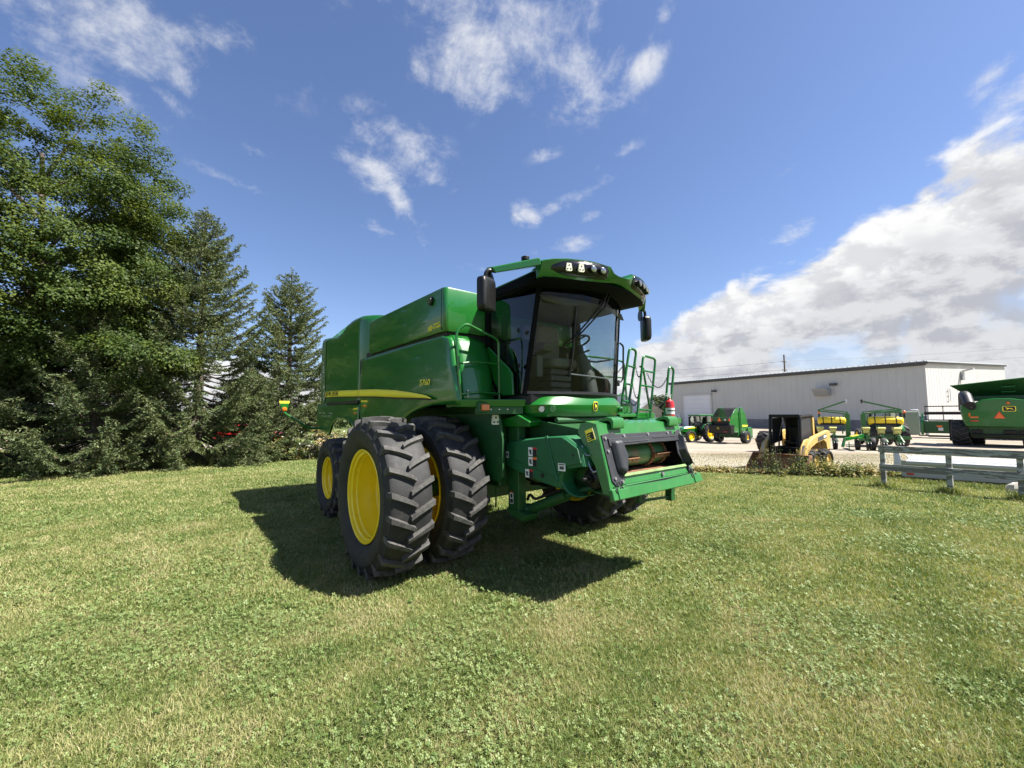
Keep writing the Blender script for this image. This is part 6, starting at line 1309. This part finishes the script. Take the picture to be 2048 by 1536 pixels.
P, N, S = stalks(px, py, rng.uniform(.12, .42, 900)*(1+.5*(off > .5)), rng, per=34, lw=.055); V, F = leaf_quads(P, N, S, rng, width=.4)
tag(npmesh('undergrowth', V, F, M['weedleaf'], attr=np.repeat(np.clip(.62+rng.normal(0, .2, len(P)), 0, 1), 4)), 'low weeds and grass along the foot of the trees', 'undergrowth', kind='stuff')
# tall weeds in front of the skid steer, each a plant of its own
wl = ['tall dark weed at the left end of the rusty bucket', 'leafy weed before the left part of the bucket', 'tallest weed reaching over the bucket edge', 'drooping weed before the middle of the bucket', 'broad dark weed before the right half of the bucket', 'narrow weed with long leaves at the right end of the bucket', 'light green weed hiding the front wheel', 'pale feathery weed by the rear wheel', 'low bright green weed below the bucket']
for i, (px_, D_, hh, ns, tn) in enumerate([(1503, 14.55, .62, 4, .66), (1527, 14.5, .95, 5, .74), (1543, 14.5, 1.12, 5, .72), (1557, 14.3, .72, 4, .60), (1583, 14.3, .85, 7, .82), (1597, 14.3, 1.10, 4, .66), (1615, 14.2, .66, 9, .36), (1636, 14.3, .76, 9, .32), (1552, 13.9, .30, 9, .40)]):
    rng = np.random.default_rng(60+i); p = at(px_, D_); E_ = empty('tall_weed', p, 0, wl[i], 'weed', 'weeds round the skid steer')
    P, N, S = stalks(p.x+rng.normal(0, .11, ns), p.y+rng.normal(0, .11, ns), hh*rng.uniform(.7, 1.05, ns), rng, per=24, lw=.058, spread=.12); V, F = leaf_quads(P, N, S, rng, width=.30)
    V = V-np.array([p.x, p.y, p.z]); npmesh('leaves', V, F, M['weedleaf'], E_, np.repeat(np.clip(tn+rng.normal(0, .13, len(P)), 0, 1), 4))
    g = MB()
    for k in range(min(ns, 5)): g.tube([(rng.normal(0, .08), rng.normal(0, .08), -.05), (rng.normal(0, .12), rng.normal(0, .12), hh*.9)], [.012, .004], 5)
    g.build('stem', M['weedleaf'], E_, weld=False) if False else g.build('stem', M['bark'], E_, weld=False)
rng = np.random.default_rng(77); n = 1300; ex = rng.random(n); q = np.array([pl([(6.6, 15.35), (8.1, 14.7), (9.3, 14.45), (10.6, 13.9), (11.6, 13.7), (12.4, 13.6)], u) for u in ex]); fat = np.interp(ex, [0, .25, .4, .6, .9, 1], [.10, .2, .35, .62, .6, .3])
px, py = q[:, 0]+rng.normal(0, .2, n), q[:, 1]+np.abs(rng.normal(0, 1, n))*fat*.75; P, N, S = stalks(px, py, (.12+.55*rng.random(n)**1.5)*np.interp(ex, [0, .2, .30, .52, .64, .85, 1], [.35, .45, .30, .32, .85, .9, .6]), rng, per=34, lw=.06, spread=.25); V, F = leaf_quads(P, N, S, rng, width=.42)
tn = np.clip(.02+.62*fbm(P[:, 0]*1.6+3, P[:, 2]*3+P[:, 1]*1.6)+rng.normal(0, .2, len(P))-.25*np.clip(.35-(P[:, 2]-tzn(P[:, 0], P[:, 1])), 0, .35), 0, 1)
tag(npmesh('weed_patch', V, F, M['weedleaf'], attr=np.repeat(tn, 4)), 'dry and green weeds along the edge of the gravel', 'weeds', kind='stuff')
# longer grass round the fence posts and below the trailer
def tuft(x, y, n, r_, h0, h1, rng):
    px = x+rng.normal(0, r_, n); py = y+rng.normal(0, r_, n); return blades(px, py, h0, h1, .005)
for lab, (x, y), n in (('shaggy grass tuft round the first fence post', (10.56, 11.92), 500), ('shaggy grass tuft round the middle fence post', (11.35, 10.88), 650), ('shaggy grass tuft round the fence post at the picture edge', (12.06, 9.94), 500)):
    V, F, T_ = tuft(x, y, n, .14, .07, .25, RNG); tag(npmesh('grass_tuft', V, F, M['grass'], attr=np.clip(T_+.12, 0, 1)), lab, 'grass tuft', 'tufts at the fence posts')
u = RNG.random(5200); px = 11.3+u*3.6+RNG.normal(0, .12, 5200); py = 13.6-u*3.3-np.abs(RNG.normal(0, .30, 5200)); V, F, T_ = blades(px, py, .04, .17, .005)
tag(npmesh('long_grass', V, F, M['grass'], attr=np.clip(T_+.2, 0, 1)), 'longer uncut grass in front of the trailer', 'long grass', kind='stuff')
# far trees beyond the sheds and beyond the road
for i, (px_, D_, r_, h_) in enumerate([(1318, 128, 4.0, 8.2), (1338, 140, 4.5, 7.4), (1352, 118, 2.6, 6.0)]):
    p = at(px_, D_); broadleaf('far_tree', ['rounded tree behind the cream shed roof', 'wide far tree left of the warehouse', 'small far tree close to the warehouse end'][i], (p.x, p.y), [(p.x, p.y, p.z+h_*.58, r_, r_, h_*.42)], 70, 60, .75, 90+i, trunk_r=.25, fork=1.5, lm='far_leaf', limbs=8, cl=(.9, 1.6), group='far trees past the sheds')
rng = np.random.default_rng(101); V_, F_, T_, o_ = [], [], [], 0
x = rng.uniform(-150, 10, 260); ells = [(xx, 88+rng.normal(0, 4), 1.2+rng.random()*1.6, 3, 2.5, 2.0+1.6*rng.random()) for xx in x]
V, F, T_, _ = crown_mesh(ells, 1500, 26, .8, rng, gap=.2, cl=(.8, 1.5)); V[:, 2] += -.8
tag(npmesh('treeline', V, F, M['far_leaf'], attr=T_), 'far hazy row of trees beyond the road', 'treeline', kind='stuff')
